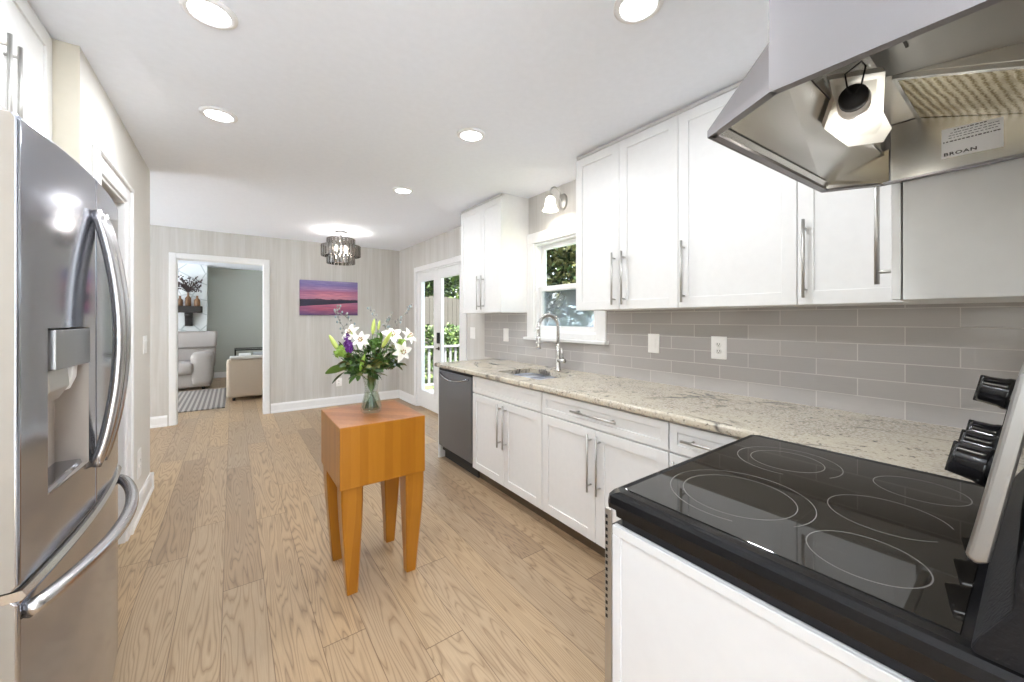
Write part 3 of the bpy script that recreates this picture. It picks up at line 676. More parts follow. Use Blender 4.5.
# ------------------------------------------------------------------ tiled backsplash
b = MB(); x0 = XR - .009
for (y0, y1, z0, z1) in ((-.04, WY0 - .095, .9145, 1.42), (WY0 - .095, WY1 + .095, .9145, WZ0 - .056), (WY1 + .095, 3.68, .9145, 1.42)):
    b.box((x0, y0, z0), (XR, y1, z1))
o = struct(b, 'trim_backsplash', 'tile')
# outlets and switches
def plate(label, face, pos, kind, wd=.072, ht=.118, gang=1):
    T = {'R': lambda: frame((XR - .0095, pos[0], pos[1]), (0, -1, 0), (-1, 0, 0)), 'R2': lambda: frame((XR, pos[0], pos[1]), (0, -1, 0), (-1, 0, 0)),
         'F': lambda: frame((pos[0], YF, pos[1]), (1, 0, 0), (0, -1, 0)), 'L': lambda: frame((XL, pos[0], pos[1]), (0, 1, 0), (1, 0, 0))}[face]()
    loc = T @ Vector((0, 0, -ht / 2))
    t = thing('outlet' if kind == 'outlet' else 'light_switch', label, 'outlet' if kind == 'outlet' else 'switch', loc)
    b = MB(); b.T = T; b.box((-wd / 2, 0, -ht / 2), (wd / 2, .006, ht / 2), .0025); b.build('cover_plate', 'plate', t)
    for g in range(gang):
        u = (g - (gang - 1) / 2) * .046
        if kind == 'outlet':
            for z in (-.02, .02):
                b = MB(); b.T = T; b.mat('plate').lathe([(.0165, .005), (.0165, .0085)], n=16, T=Matrix.Translation((u, 0, z)) @ Matrix.Rotation(-PI / 2, 4, 'X'))
                b.mat('slot').box((u - .008, .008, z - .002), (u - .005, .0092, z + .007)); b.box((u + .005, .008, z - .002), (u + .008, .0092, z + .007)); b.box((u - .002, .008, z - .010), (u + .002, .0092, z - .006))
                b.build('socket', None, t)
        else:
            b = MB(); b.T = T; b.prism([(0.0055, -.031), (.0055, .031), (.0115, .031), (.0075, 0), (.0085, -.031)], u - .016, u + .016, axis=0, bev=.0008, seg=1); b.build('rocker', 'plate', t)
    return t
plate('white rocker switch on the tiles right of the window', 'R', (1.531, 1.176), 'switch', .084, .128)
plate('white double outlet on the tiles under the wide wall cabinet', 'R', (1.103, 1.172), 'outlet', .088, .132)
plate('white rocker switch on the tiles between the far cabinet and window', 'R', (3.256, 1.174), 'switch', .09, .135)
plate('white switch on the plain wall beside the french door casing', 'R2', (3.955, 1.174), 'switch', .11, .135)
plate('white outlet low on the striped wall behind the flowers', 'F', (1.342, .357), 'outlet', .085, .13)
plate('white outlet low on the grey wall past the fridge', 'L', (3.66, .345), 'outlet', .11, .19)
plate('white two-gang switch plate high on the grey wall past the fridge', 'L', (3.87, 1.152), 'switch', .13, .13, 2)

# ------------------------------------------------------------------ refrigerator
fr = thing('refrigerator', 'stainless french-door refrigerator with ice dispenser and bottom freezer', 'refrigerator', (-.7, 1.68, 0))
FY0, FY1, FZT = 1.252, 2.112, 1.768
FM = (FY0 + FY1) / 2
bow = lambda y: -.334 - .026 * ((y - FM) / ((FY1 - FY0) / 2)) ** 2
bx((-1.15, FY0 + .005, .02), (-.415, FY1 - .005, 1.745), .006).build('body', 'steel_side', fr)
def fdoor(name, y0, y1, z0, z1, hole=None):
    """bowed door slab with rounded vertical edges; hole=(y0,y1,z0,z1) leaves a recess opening"""
    b = MB(); NS = 16; xb = -.408
    ysq = [y0 + .004 * 0 + (y1 - y0) * k / NS for k in range(NS + 1)]
    if hole: ysq = sorted([y for y in ysq if abs(y - hole[0]) > .012 and abs(y - hole[1]) > .012] + [hole[0], hole[1]])
    def edge_round(y):
        e = min(y - y0, y1 - y)
        return 0 if e > .006 else (.006 - math.sqrt(max(0, .006 ** 2 - (.006 - e) ** 2)))
    ex = [y0 + .0006, y0 + .002, y0 + .004, y0 + .006, y0 + .008, y0 + .010, y1 - .010, y1 - .008, y1 - .006, y1 - .004, y1 - .002, y1 - .0006]
    ysq = sorted(set(ysq + ex))
    zq = [z0, z0 + .003, z0 + .008, z0 + .010, z0 + .012] + ([hole[2], hole[3]] if hole else []) + [z1 - .012, z1 - .010, z1 - .008, z1 - .003, z1]
    def px(y, z):
        rz = min(z - z0, z1 - z); rzo = 0 if rz >= .008 else (.008 - rz) * .7
        return bow(y) - edge_round(y) - rzo
    V = {}; verts = []; faces = []
    for i, y in enumerate(ysq):
        for j, z in enumerate(zq): V[i, j] = len(verts); verts.append((px(y, z), y, z))
    for i in range(len(ysq) - 1):
        for j in range(len(zq) - 1):
            ymid = (ysq[i] + ysq[i + 1]) / 2; zmid = (zq[j] + zq[j + 1]) / 2
            if hole and hole[0] < ymid < hole[1] and hole[2] < zmid < hole[3]: continue
            faces.append((V[i, j], V[i + 1, j], V[i + 1, j + 1], V[i, j + 1]))
    b.raw(verts, faces, True)
    # sides, top, bottom, back
    ni, nj = len(ysq) - 1, len(zq) - 1
    loop = [V[i, 0] for i in range(ni + 1)] + [V[ni, j] for j in range(1, nj + 1)] + [V[i, nj] for i in range(ni - 1, -1, -1)] + [V[0, j] for j in range(nj - 1, 0, -1)]
    lp = [verts[k] for k in loop]; bk = [(xb, p[1], p[2]) for p in lp]; n = len(lp)
    b.mat('steel'); b.mat('door_edge').raw(lp + bk, [(k, k + n, (k + 1) % n + n, (k + 1) % n) for k in range(n)])
    b.raw([(xb, y0, z0), (xb, y1, z0), (xb, y1, z1), (xb, y0, z1)], [(0, 1, 2, 3)])
    if hole:
        h0, h1, hz0, hz1 = hole; xr = -.400
        c = [(bow(h0), h0, hz0), (bow(h1), h1, hz0), (bow(h1), h1, hz1), (bow(h0), h0, hz1)]; c2 = [(xr, p[1], p[2]) for p in c]
        b.mat('steel'); b.mat('recess').raw(c + c2, [(k, (k + 1) % 4, (k + 1) % 4 + 4, k + 4) for k in range(4)] + [(4, 5, 6, 7)])
    bmesh.ops.recalc_face_normals(b.bm, faces=b.bm.faces)
    return b.build(name, 'steel', fr)
DH = (1.362, 1.612, .930, 1.318)
ld = fdoor('door', FY0, FM - .003, .775, FZT, DH)
rd = fdoor('door', FM + .003, FY1, .775, FZT)
dr = fdoor('freezer_drawer', FY0, FY1, .06, .752)
b = MB()    # polished lip along the top of the freezer drawer
rings = []
for k in range(21):
    y = FY0 + (FY1 - FY0) * k / 20; x = bow(y); rings.append([(x - .03, y, .752), (x + .004, y, .752), (x + .010, y, .760), (x + .004, y, .772), (x - .03, y, .772)])
b.loft(rings, smooth=False); b.build('drawer_lip', 'chrome', fr)
def fhandle(y, parent):
    b = MB(); pts = []; z0, z1 = .905, 1.660
    for k in range(25):
        a = k / 24; s = math.sin(PI * a)
        pts.append((bow(y) + .004 + .052 * s ** .75, y, z0 + (z1 - z0) * a))
    b.tube(pts, .0150, 14); b.build('handle', 'handle_steel', parent)
fhandle(FM - .034, ld); fhandle(FM + .034, rd)
b = MB(); pts = []
for k in range(29):
    a = k / 28; y = FY0 + .012 + (FY1 - FY0 - .03) * a
    pts.append((bow(y) + .006 + .060 * math.sin(PI * a) ** .7, y, .722))
b.tube(pts, .017, 14); b.build('handle', 'handle_steel', dr)
# dispenser
h0, h1 = DH[0], DH[1]
b = MB(); b.prism([(bow(h0) + .008, h0 + .020), (bow(h1) + .008, h1 - .020), (-.396, h1 - .020), (-.396, h0 + .020)], 1.216, 1.314, axis=2, bev=.004)
dp = b.build('dispenser_panel', 'panel_steel', ld)
bx((bow(h0) + .004, h0 + .06, 1.24), (bow(h0) + .0105, h1 - .06, 1.243)).build('panel_line', 'nickel', dp)
b = MB(); b.prism([(-.395, 1.215), (-.356, 1.215), (-.352, 1.165), (-.372, 1.13), (-.395, 1.135)], h0 + .03, h1 - .085, axis=1, bev=.003); b.build('ice_chute', 'steel_side', ld)
b = MB(); b.prism([(-.395, 1.215), (-.346, 1.215), (-.348, 1.182), (-.36, 1.15), (-.395, 1.15)], h1 - .083, h1 - .045, axis=1, bev=.003); b.build('water_spout', 'plate', ld)
b = MB(); b.prism([(-.399, .931), (bow(h0) + .002, .931), (bow(h0) - .002, .943), (-.399, .943)], h0 + .002, h1 - .002, axis=1, bev=.002); b.build('drip_tray', 'steel', ld)
for yy in (FY0 + .06, FY1 - .06): bx((-.47, yy - .05, 1.746), (-.385, yy + .05, 1.785), .008, 3).build('hinge_cover', 'steel_side', fr)
bx((-.43, FY0 + .01, 0), (-.40, FY1 - .01, .055)).build('kick_grille', 'black_matte', fr)
# cabinet above the fridge
t = thing('wall_cabinet', 'white two-door cabinet above the refrigerator', 'cabinet', (-.95, 1.93, 1.82))
bx((-1.345, 1.47, 1.83), (-.618, 2.390, HC - .004), .001, 1).build('body', 'cabinet', t)
T = frame((-.618, 0, 0), (0, 1, 0), (1, 0, 0))
d = shaker(T, 1.935, 2.388, 1.835, HC - .006, 'door', t, .065); handle(T, 1.972, 1.885, 2.232, d)
d = shaker(T, 1.475, 1.932, 1.835, HC - .006, 'door', t, .065); handle(T, 1.898, 1.885, 2.232, d)

# ------------------------------------------------------------------ range
rg = thing('electric_range', 'black glass-top electric range with white side panel, under the hood', 'range', (1.115, .3, 0))
RX0, RX1, RYF = .722, 1.506, .612
bx((.748, -.035, .012), (1.49, .587, .872), .004).build('body', 'black_matte', rg)
b = MB(); b.box((.7375, .588, .14), (1.495, .6255, .835), .004); od = b.build('oven_door', 'black_gloss', rg)
b = MB().mat('steel_side'); b.box((.7315, .604, .10), (.7368, .6235, .884), .001, 1); b.mat('black_matte')
for k in range(16): b.box((.7307, .6145, .62 + .016 * k), (.7335, .6205, .628 + .016 * k))
b.build('door_edge_strip', None, rg)
b = MB(); b.tube([(.90, .672, .80), (1.36, .672, .80)], .011, 12)
for xx in (.94, 1.32): b.tube([(xx, .624, .80), (xx, .672, .80)], .009, 8)
b.build('handle', 'steel', od)
b = MB(); x = .7365
b.box((x, -.03, .06), (.749, .602, .850), .004, 2)
for (a, c) in (((x - .004, -.03, .828), (x + .002, .602, .850)), ((x - .004, .578, .06), (x + .002, .602, .8279))): b.box(a, c, .002, 2)
b.build('side_panel', 'enamel', rg)['label'] = 'white side panel with a raised border'
b = MB()   # cooktop frame with rounded edge
prof = lambda x0, x1, y0, y1, r, z: [(x0 + r, y0, z), (x1 - r, y0, z), (x1, y0 + r, z), (x1, y1 - r, z), (x1 - r, y1, z), (x0 + r, y1, z), (x0, y1 - r, z), (x0, y0 + r, z)]
Y0 = -.035
b.loft([prof(RX0 + .014, RX1 - .01, Y0, RYF - .012, .008, .872), prof(RX0 + .012, RX1 - .008, Y0, RYF - .010, .01, .888), prof(RX0 + .002, RX1, Y0, RYF - .001, .006, .893), prof(RX0, RX1, Y0, RYF, .007, .906), prof(RX0 + .002, RX1 - .001, Y0, RYF - .002, .008, .922),
        prof(RX0 + .008, RX1 - .005, Y0, RYF - .006, .016, .930), prof(RX0 + .016, RX1 - .010, Y0, RYF - .011, .018, .932), prof(RX0 + .042, RX1 - .022, Y0, RYF - .018, .02, .9285)])
b.build('cooktop_frame', 'black_frame', rg)
GX0, GX1, GY0, GY1 = RX0 + .046, RX1 - .026, .062, RYF - .020
ct = bx((GX0, GY0, .925), (GX1, GY1, .9302), .0006, 1).build('glass_top', 'ceran', rg)
def ring(cx, cy, r, a0=0, a1=360, wd=.0010, tail=None):
    b = MB(); n = max(12, int(abs(a1 - a0) / 5)); pin, pout = [], []
    for k in range(n + 1):
        a = math.radians(a0 + (a1 - a0) * k / n); pin.append((cx + (r - wd) * math.cos(a), cy + (r - wd) * math.sin(a))); pout.append((cx + (r + wd) * math.cos(a), cy + (r + wd) * math.sin(a)))
    vs = [(p[0], p[1], .9304) for p in pin] + [(p[0], p[1], .9304) for p in pout] + [(p[0], p[1], .9300) for p in pin] + [(p[0], p[1], .9300) for p in pout]
    m = n + 1; fs = []
    for k in range(n):
        fs += [(k, k + m, k + m + 1, k + 1), (k, k + 1, k + 1 + 2 * m, k + 2 * m), (k + m, k + 3 * m, k + 3 * m + 1, k + m + 1)]
    b.raw(vs, fs); b.build('burner_ring', 'ring', ct)
ring(.956, .418, .145, -115, 200); ring(.952, .418, .114)
ring(1.295, .432, .123, -115, 195); ring(1.295, .434, .087)
ring(1.333, .172, .081); ring(1.103, .190, .095, -70, 235); ring(.884, .180, .080)
# backguard
b = MB(); b.prism([(-.038, .0), (-.004, .0), (-.004, .86), (.03, .90), (.052, .935), (.044, .955), (.020, 1.0), (.018, 1.05), (-.010, 1.25), (-.010, 1.29), (-.038, 1.29)], .735, 1.498, axis=0, bev=.004)
b.build('backguard', 'black_tex', rg)
def face(z): return .0535 - (z - 1.04) * .16
b = MB(); z0, z1 = 1.040, 1.285
b.prism([(face(z0) - .017, z0 + .006), (face(z0) - .006, z0), (face(z0) + .003, z0 + .008), (face(z0 + .02) + .003, z0 + .02), (face(z1) + .002, z1 - .01), (face(z1) - .008, z1), (face(z1) - .017, z1)], .733, 1.500, axis=0, bev=.005, seg=3)
cp = b.build('control_panel', 'panel_steel', rg)
b = MB(); b.prism([(face(1.10) + .0035, 1.10), (face(1.22) + .0035, 1.22), (face(1.22), 1.22), (face(1.10), 1.10)], .93, 1.20, axis=0); b.build('display', 'black_gloss', cp)
def knob(xx, zz):
    b = MB(); y = face(zz) + .003; T = Matrix.Translation((xx, y, zz)) @ Matrix.Rotation(-PI / 2 + .2, 4, 'X')
    b.lathe([(.036, 0), (.036, .012), (.033, .018), (.031, .046), (.029, .051), (.001, .052)], n=28, T=T)
    b.box((-.004, -.031, .040), (.004, .031, .055), .0012, 1, T=T)
    b.build('knob', 'black_gloss', cp)
for xx, zz in ((1.14, 1.062), (1.27, 1.062), (1.41, 1.062), (1.42, 1.168), (.80, 1.20)):
    if xx > 1: knob(xx, zz)

# ------------------------------------------------------------------ range hood
hd = thing('range_hood', 'stainless range hood seen from below, its grease filter and lamp exposed', 'range hood', (1.086, .11, 1.71))
HX0, HX1, HY0, HYS, HYF, HYG = .709, 1.466, -.043, .262, .402, .380
HZ0, HZS, HZ1 = 1.71, 1.795, 2.08
LX0, LX1 = .786, 1.398
b = MB(); t_ = .0025
# left side, right side, top, upper front, sloped front with angled corners
b.box((HX0, HY0, HZ0), (HX0 + .003, HYS, HZ1)); b.box((HX1 - .003, HY0, HZ0), (HX1, HYS, HZ1)); e_ = .0031; b.box((HX0 + e_, HY0, HZ1 - .003), (HX1 - e_, HYS - e_, HZ1)); b.box((HX0 + e_, HYS - .003, HZS), (HX1 - e_, HYS - .0001, HZ1)); b.box((HX0 + e_, HY0, HZ0), (HX1 - e_, HY0 + .003, HZ1 - e_))
b.build('shell', 'hood_steel', hd)
b = MB()
lip0 = [(HX0, HYS, HZ0), (LX0, HYF, HZ0), (LX1, HYG, HZ0), (HX1, HYS, HZ0)]
lip1 = [(HX0, HYS, HZ0 + .014), (LX0, HYF, HZ0 + .014), (LX1, HYG, HZ0 + .014), (HX1, HYS, HZ0 + .014)]
topf = [(HX0, HYS, HZS), (HX0 + .003, HYS, HZS), (HX1 - .003, HYS, HZS), (HX1, HYS, HZS)]
def off(L, dy): return [(p[0] + (dy * .6 if p[0] < 1 else -dy * .6), p[1] - dy, p[2]) for p in L]
V = lip0 + lip1 + topf; V2 = off(lip0, .003) + off(lip1, .003) + off(topf, .003)
F = []
for k in range(3): F += [(k, k + 1, k + 5, k + 4), (k + 4, k + 5, k + 9, k + 8)]
n = 12
b.mat('hood_steel').raw(V, F); b.raw(V + V2, [(0, 12, 13, 1), (1, 13, 14, 2), (2, 14, 15, 3)]); b.mat('hood_inner').raw(V2, [f[::-1] for f in F])
b.build('front_canopy', None, hd)
b = MB()   # folded bottom rim
for a, c in (((HX0, HY0, 0), (HX0, HYS, 0)), ((HX0, HYS, 0), (LX0, HYF, 0)), ((LX0, HYF, 0), (LX1, HYG, 0)), ((LX1, HYG, 0), (HX1, HYS, 0)), ((HX1, HYS, 0), (HX1, HY0, 0))):
    a = Vector((a[0], a[1], HZ0 + .0008)); c = Vector((c[0], c[1], HZ0 + .0008)); d_ = (c - a).normalized(); nn = Vector((d_.y, -d_.x, 0)); a += nn * .0034; c += nn * .0034
    b.raw([a, c, c + nn * .014, a + nn * .014, a + Vector((0, 0, .005)), c + Vector((0, 0, .005)), c + nn * .014 + Vector((0, 0, .005)), a + nn * .014 + Vector((0, 0, .005))],
          [(0, 1, 2, 3), (4, 5, 6, 7), (0, 1, 5, 4), (2, 3, 7, 6)])
bmesh.ops.recalc_face_normals(b.bm, faces=b.bm.faces); b.build('rim', 'hood_steel', hd)
b = MB()   # inner pan: top, back slope, right inner box
yi = HYS - .008
b.raw([(HX0 + .004, .19, 1.885), (HX1 - .006, .19, 1.868), (HX1 - .006, yi, 1.868), (HX0 + .004, yi, 1.885), (HX0 + .004, yi, 1.79), (HX1 - .006, yi, 1.79)], [(0, 1, 2, 3), (3, 2, 5, 4)])
b.raw([(HX0 + .004, HY0 + .004, HZ0 + .004), (HX0 + .004, yi, HZ0 + .004), (HX0 + .004, yi, 1.885), (HX0 + .004, HY0 + .004, 1.85)], [(0, 1, 2, 3)])
b.raw([(HX1 - .012, HYS - .02, HZ0 + .004), (HX1 - .012, HY0 + .004, HZ0 + .004), (HX1 - .012, HY0 + .004, 1.815), (HX1 - .012, .185, 1.866), (HX1 - .012, HYS - .02, 1.866)], [(0, 1, 2, 3, 4)])
b.raw([(HX1 - .012, HYS - .02, HZ0 + .004), (HX1 - .012, HYS - .02, 1.866), (HX1 - .004, HYS - .02, 1.866), (HX1 - .004, HYS - .02, HZ0 + .004)], [(0, 1, 2, 3)])
b.build('inner_pan', 'hood_inner', hd)
b = MB()
b.raw([(LX1 - .006, HYG - .010, HZ0 + .004), (HX1 - .012, HYS - .016, HZ0 + .004), (HX1 - .012, HYS - .016, 1.805), (LX1 + .004, HYG - .022, 1.742), (LX1 - .006, HYG - .012, 1.728)], [(0, 1, 2, 3, 4)])
b.raw([(HX0 + .006, HYS - .01, HZ0 + .006), (LX0 + .006, HYF - .008, HZ0 + .006), (LX0 + .014, HYF - .024, HZ0 + .020), (HX0 + .018, HYS - .02, HZ0 + .020)], [(0, 1, 2, 3)])
b.raw([(LX0 + .006, HYF - .008, HZ0 + .006), (LX1 - .006, HYG - .008, HZ0 + .006), (LX1 - .012, HYG - .024, HZ0 + .018), (LX0 + .014, HYF - .024, HZ0 + .018)], [(0, 1, 2, 3)])
b.build('inner_skirt', 'hood_inner', hd)
# grease filter, sloping down to the back wall
fx0, fx1 = 1.178, 1.450
b = MB(); fz = lambda y: 1.806 + (y - .02) * .36
b.prism([(.188, fz(.188)), (HY0 + .006, fz(HY0 + .006)), (HY0 + .006, fz(HY0 + .006) + .010), (.188, fz(.188) + .010)], fx0, fx1, axis=0)
gf = b.build('grease_filter', 'filter', hd)
b = MB()
for xx in (fx0 - .012, ): b.prism([(.192, fz(.192) - .003), (HY0 + .006, fz(HY0) - .003), (HY0 + .006, fz(HY0) + .010), (.192, fz(.192) + .012)], xx, xx + .013, axis=0)
b.prism([(.186, fz(.186) - .003), (.194, fz(.194) - .003), (.194, fz(.194) + .012), (.186, fz(.186) + .012)], fx0 - .002, fx1, axis=0)
b.prism([(.194, fz(.194) + .008), (HY0 + .006, fz(HY0) + .008), (HY0 + .006, 1.842), (.194, 1.872)], fx0 - .014, fx0 - .011, axis=0)
b.build('filter_frame', 'hood_inner', gf)
# grey blower panel
b = MB(); b.prism([(.205, 1.873), (HY0 + .006, 1.835), (HY0 + .006, 1.842), (.205, 1.88)], .735, 1.163, axis=0)
bp = b.build('blower_panel', 'hood_grey', hd)
b = MB(); zz = lambda y: 1.873 - (.205 - y) * (.038 / .242)
b.prism([(.80, .17), (.93, .17), (.96, .15), (1.05, .15), (1.05, .154), (.962, .154), (.932, .174), (.80, .174)], zz(.16) - .004, zz(.16) + .002, axis=2); b.build('seam', 'dark', bp)
b = MB(); b.lathe([(.011, -.006), (.011, .004)], (.905, .09, zz(.09)), 16); b.build('knockout_hole', 'black_matte', bp)
b = MB(); b.lathe([(.007, -.005), (.007, .004)], (.84, .03, zz(.03)), 12); b.build('screw', 'nickel', bp)
# lamp tray and socket
b = MB()
pl_ = [(.947, .245, 1.809), (1.043, .181, 1.829), (1.16, .205, 1.796), (1.225, .202, 1.778), (1.255, .222, 1.762), (1.198, .273, 1.754), (1.047, .280, 1.756), (.977, .245, 1.779)]
cen = Vector((1.11, .235, 1.782))
pl_ = [Vector(p) for p in pl_]
pin = [p.lerp(cen, .22) + Vector((.004, .004, .010)) for p in pl_]
ptop = [p + Vector((.006, .006, .014)) for p in pl_]
b.loft([ptop, pl_], cap=False); b.loft([pl_, pin], cap=False, smooth=True)
b.raw(pin + [cen + Vector((.004, .004, .012))], [(k, (k + 1) % 8, 8) for k in range(8)], True); b.raw(ptop + [cen + Vector((.006, .006, .03))], [((k + 1) % 8, k, 8) for k in range(8)])
lt = b.build('lamp_housing', 'lamp_plastic', hd)
sp_ = Vector((1.020, .224, 1.776)); dv = (Vector((.917, .203, 1.762)) - sp_).normalized()
b = MB(); b.tube([sp_ - dv * .022, sp_ - dv * .016, sp_ + dv * .030], [.024, .026, .026], 18); b.build('lamp_base', 'plate', lt)
b = MB(); b.tube([sp_ + dv * .030, sp_ + dv * .054, sp_ + dv * .058], [.0225, .0225, .019], 18); b.build('socket', 'black_matte', lt)
b = MB(); q0 = sp_ + dv * .030
for k in range(2): b.tube([q0 + dv * .02, q0 + dv * .04 + Vector((0, .008 - .02 * k, .012)), q0 + dv * .035 + Vector((0, .012 - .03 * k, .045)), q0 + Vector((.01, -.01, .075))], .0016, 6)
b.build('wire', 'black_matte', lt)
hl = bpy.data.lights.new('hood_fill_light', 'POINT'); hl.energy = .14; hl.shadow_soft_size = .02; hl.color = (1, .97, .9)  # weak fill light added to brighten the hood underside; no bulb here
ho = bpy.data.objects.new('hood_fill_light', hl); COL.objects.link(ho); ho.parent = lt; ho.location = Vector((1.13, .222, 1.745)) - ORG[lt.name]
# sticker with lettering
b = MB(); sx = HX1 - .0125
cs = [(.149, 1.818), (.052, 1.812), (.052, 1.742), (.149, 1.745)]
b.prism(cs, sx - .0006, sx, axis=0); stk = b.build('sticker', 'sticker', hd)
b = MB(); rnd = random.Random(3)
for (zc, y0, y1, hh) in ((1.8105, .128, .075, .0022), (1.804, .134, .06, .0012), (1.798, .137, .06, .0012), (1.792, .137, .06, .0012), (1.784, .146, .056, .0026)):
    y = y0
    while y > y1:
        l_ = rnd.uniform(.002, .006); b.box((sx - .0009, y - l_, zc - hh / 2), (sx - .0005, y, zc + hh / 2)); y -= l_ + rnd.uniform(.001, .003)
b.build('small_print', 'ink', stk)
cu = bpy.data.curves.new('lettering', 'FONT'); cu.body = 'BROAN'; cu.size = .0108; cu.extrude = .0002; cu.offset = .0003; cu.space_character = 1.15
lo = bpy.data.objects.new('lettering', cu); COL.objects.link(lo); lo.parent = stk
lo.matrix_local = Matrix.Translation(Vector((sx - .0010, .1455, 1.7495)) - ORG[stk.name]) @ Matrix(((0, 0, -1, 0), (-1.35, 0, 0, 0), (0, 1, 0, 0), (0, 0, 0, 1)))
cu.materials.append(M['ink'])
bpy.context.view_layer.update()
lm = bpy.data.meshes.new_from_object(lo.evaluated_get(bpy.context.evaluated_depsgraph_get()))
ln = bpy.data.objects.new('brand_text', lm); COL.objects.link(ln); ln.parent = stk; ln.matrix_local = lo.matrix_local.copy()
bpy.data.objects.remove(lo); ln.name = 'lettering'

# ------------------------------------------------------------------ butcher block and vase
bb = thing('butcher_block', 'honey maple butcher block on four tapered legs, carrying the flowers', 'butcher block', (.62, 2.16, 0))
BX0, BX1, BY0, BY1, BZ0, BZ1 = .405, .828, 1.925, 2.395, .532, .828
b = MB().mat('block_side').box((BX0, BY0, BZ0), (BX1, BY1, BZ1), .004, 2)
b.mat('block_top'); b.bm.faces.ensure_lookup_table()
for f in b.bm.faces:
    if f.normal.z > .5: f.material_index = 1
b.build('block', None, bb)
def leg(cx, cy, sx, sy):
    b = MB(); rings = []
    prof_ = [(.531, .050), (.47, .050), (.36, .046), (.22, .038), (.10, .031), (.012, .026), (0, .025)]
    for z, h in prof_:
        ox = cx + sx * (.050 - h) * .35 * -1 + sx * 0; oy = cy + sy * (.050 - h) * .35 * -1
        c_ = h * .16
        rings.append([(ox - h + c_, oy - h, z), (ox + h - c_, oy - h, z), (ox + h, oy - h + c_, z), (ox + h, oy + h - c_, z), (ox + h - c_, oy + h, z), (ox - h + c_, oy + h, z), (ox - h, oy + h - c_, z), (ox - h, oy - h + c_, z)])
    b.loft(rings); b.build('leg', 'block_side', bb)
for (cx, cy, sx_, sy_) in ((BX0 + .060, BY0 + .062, -1, -1), (BX1 - .050, BY0 + .06, 1, -1), (BX0 + .060, BY1 - .06, -1, 1), (BX1 - .05, BY1 - .06, 1, 1)): leg(cx, cy, sx_, sy_)
VX, VY, VZ = .622, 2.178, BZ1 + .0003
rv = Vector((math.cos(TH), -math.sin(TH), 0)); fv = Vector((math.sin(TH), math.cos(TH), 0)); VC = Vector((VX, VY, 0))
def bp_(px, py, dep=0.0):
    """point of the bouquet: sideways and up measured from the vase"""
    s = (px - 370.5) / 180.7; return VC + rv * s + fv * dep + Vector((0, 0, 1.3402 - (py - 318.87) / 180.7))
vz = thing('vase', 'clear waisted glass vase with water standing on the butcher block', 'vase', (VX, VY, VZ))
outer = [(.050, 0), (.056, .008), (.055, .03), (.045, .07), (.036, .115), (.037, .15), (.047, .19), (.055, .205)]
inner = [(r - .0035, z) for r, z in outer[::-1]]; inner = [p for p in inner if p[1] > .012] + [(.045, .014), (.02, .013)]
MB().lathe(outer + inner, (VX, VY, VZ), 32).build('glass', 'vase', vz)
wp = [(.02, .0136), (.044, .0146), (.0505, .03), (.0405, .07), (.0325, .105)]
MB().lathe(wp, (VX, VY, VZ), 32).build('water', 'water', vz)
# --- flowers
def petal_verts(L, W, curl, n=7, cup=.25):
    rows = []
    for k in range(n):
        a = k / (n - 1); wd = W * math.sin(PI * (a * .92 + .04)) ** .8; ang = curl * a
        x = L * (math.sin(ang) / max(curl, 1e-3) if curl else a); z = L * ((1 - math.cos(ang)) / max(curl, 1e-3)) * -1
        for j in (-1, 0, 1): rows.append((x, j * wd / 2, z + cup * wd * abs(j)))
    f = []
    for k in range(n - 1):
        for j in range(2): q = k * 3 + j; f.append((q, q + 1, q + 4, q + 3))
    return rows, f
def orient(d, roll=0):
    d = d.normalized(); return d.to_track_quat('Z', 'Y').to_matrix().to_4x4() @ Matrix.Rotation(roll, 4, 'Z')
def stem_from(p, rnd, mid=.35):
    base_ = Vector((VX + rnd.uniform(-.026, .026), VY + rnd.uniform(-.026, .026), VZ + .02)); neck = Vector((VX, VY, VZ + .15)) + (Vector((p.x, p.y, 0)) - VC).normalized() * rnd.uniform(.004, .022)
    b0 = Vector((2 * VX - neck.x, 2 * VY - neck.y, 0)); base_ = Vector((VX + (b0.x - VX) * 1.75, VY + (b0.y - VY) * 1.75, VZ + .018))
    rim = Vector((VX, VY, VZ + .215)) + (Vector((p.x, p.y, 0)) - VC) * .12
    m = neck.lerp(p, .6) + Vector((0, 0, .015))
    return [base_, neck, rim, m, p]
rnd = random.Random(11)
GRP = None
def lily(px, py, dep, d, size, label):
    size *= 1.02
    p = bp_(px, py, dep); t = thing('lily', label, 'flower', p)
    MB().tube(stem_from(p, rnd), .0025, 6).build('stem', 'stem', t)
    T = Matrix.Translation(p) @ orient(Vector(d), rnd.uniform(0, 6))
    b = MB()
    for k in range(6):
        v, f = petal_verts(size * (1 if k % 2 else .93), size * (.56 if k % 2 else .46), 1.05 + rnd.uniform(-.15, .25))
        b.T = T @ Matrix.Rotation(k * PI / 3, 4, 'Z') @ Matrix.Rotation(-.85 + rnd.uniform(-.12, .12), 4, 'Y'); b.raw(v, f, True)
    b.T = Matrix.Identity(4); b.build('petals', 'petal', t)
    b = MB(); b.T = T
    for k in range(6):
        a = k * PI / 3 + .5; e = Vector((.16 * math.cos(a), .16 * math.sin(a), .62)) * size
        b.mat('bud').tube([(0, 0, 0), e * .6, e], .0009, 5); b.mat('pollen').ball(e, .0035, (1.6, .8, .8), 6, 4)
    b.build('stamens', None, t)
R_ = rv; UP = Vector((0, 0, 1)); TO = -fv
lily(355, 334, -.04, TO * .9 + UP * .5 - R_ * .3, .060, 'white lily above the purple blooms, on the left of the bouquet')
lily(366, 340, -.07, TO + UP * .25 + R_ * .1, .058, 'white lily facing out at the middle of the bouquet')
lily(391, 337, .0, TO * .8 + UP * .6 + R_ * .4, .066, 'white lily behind the long pale bud, on the right of the bouquet')
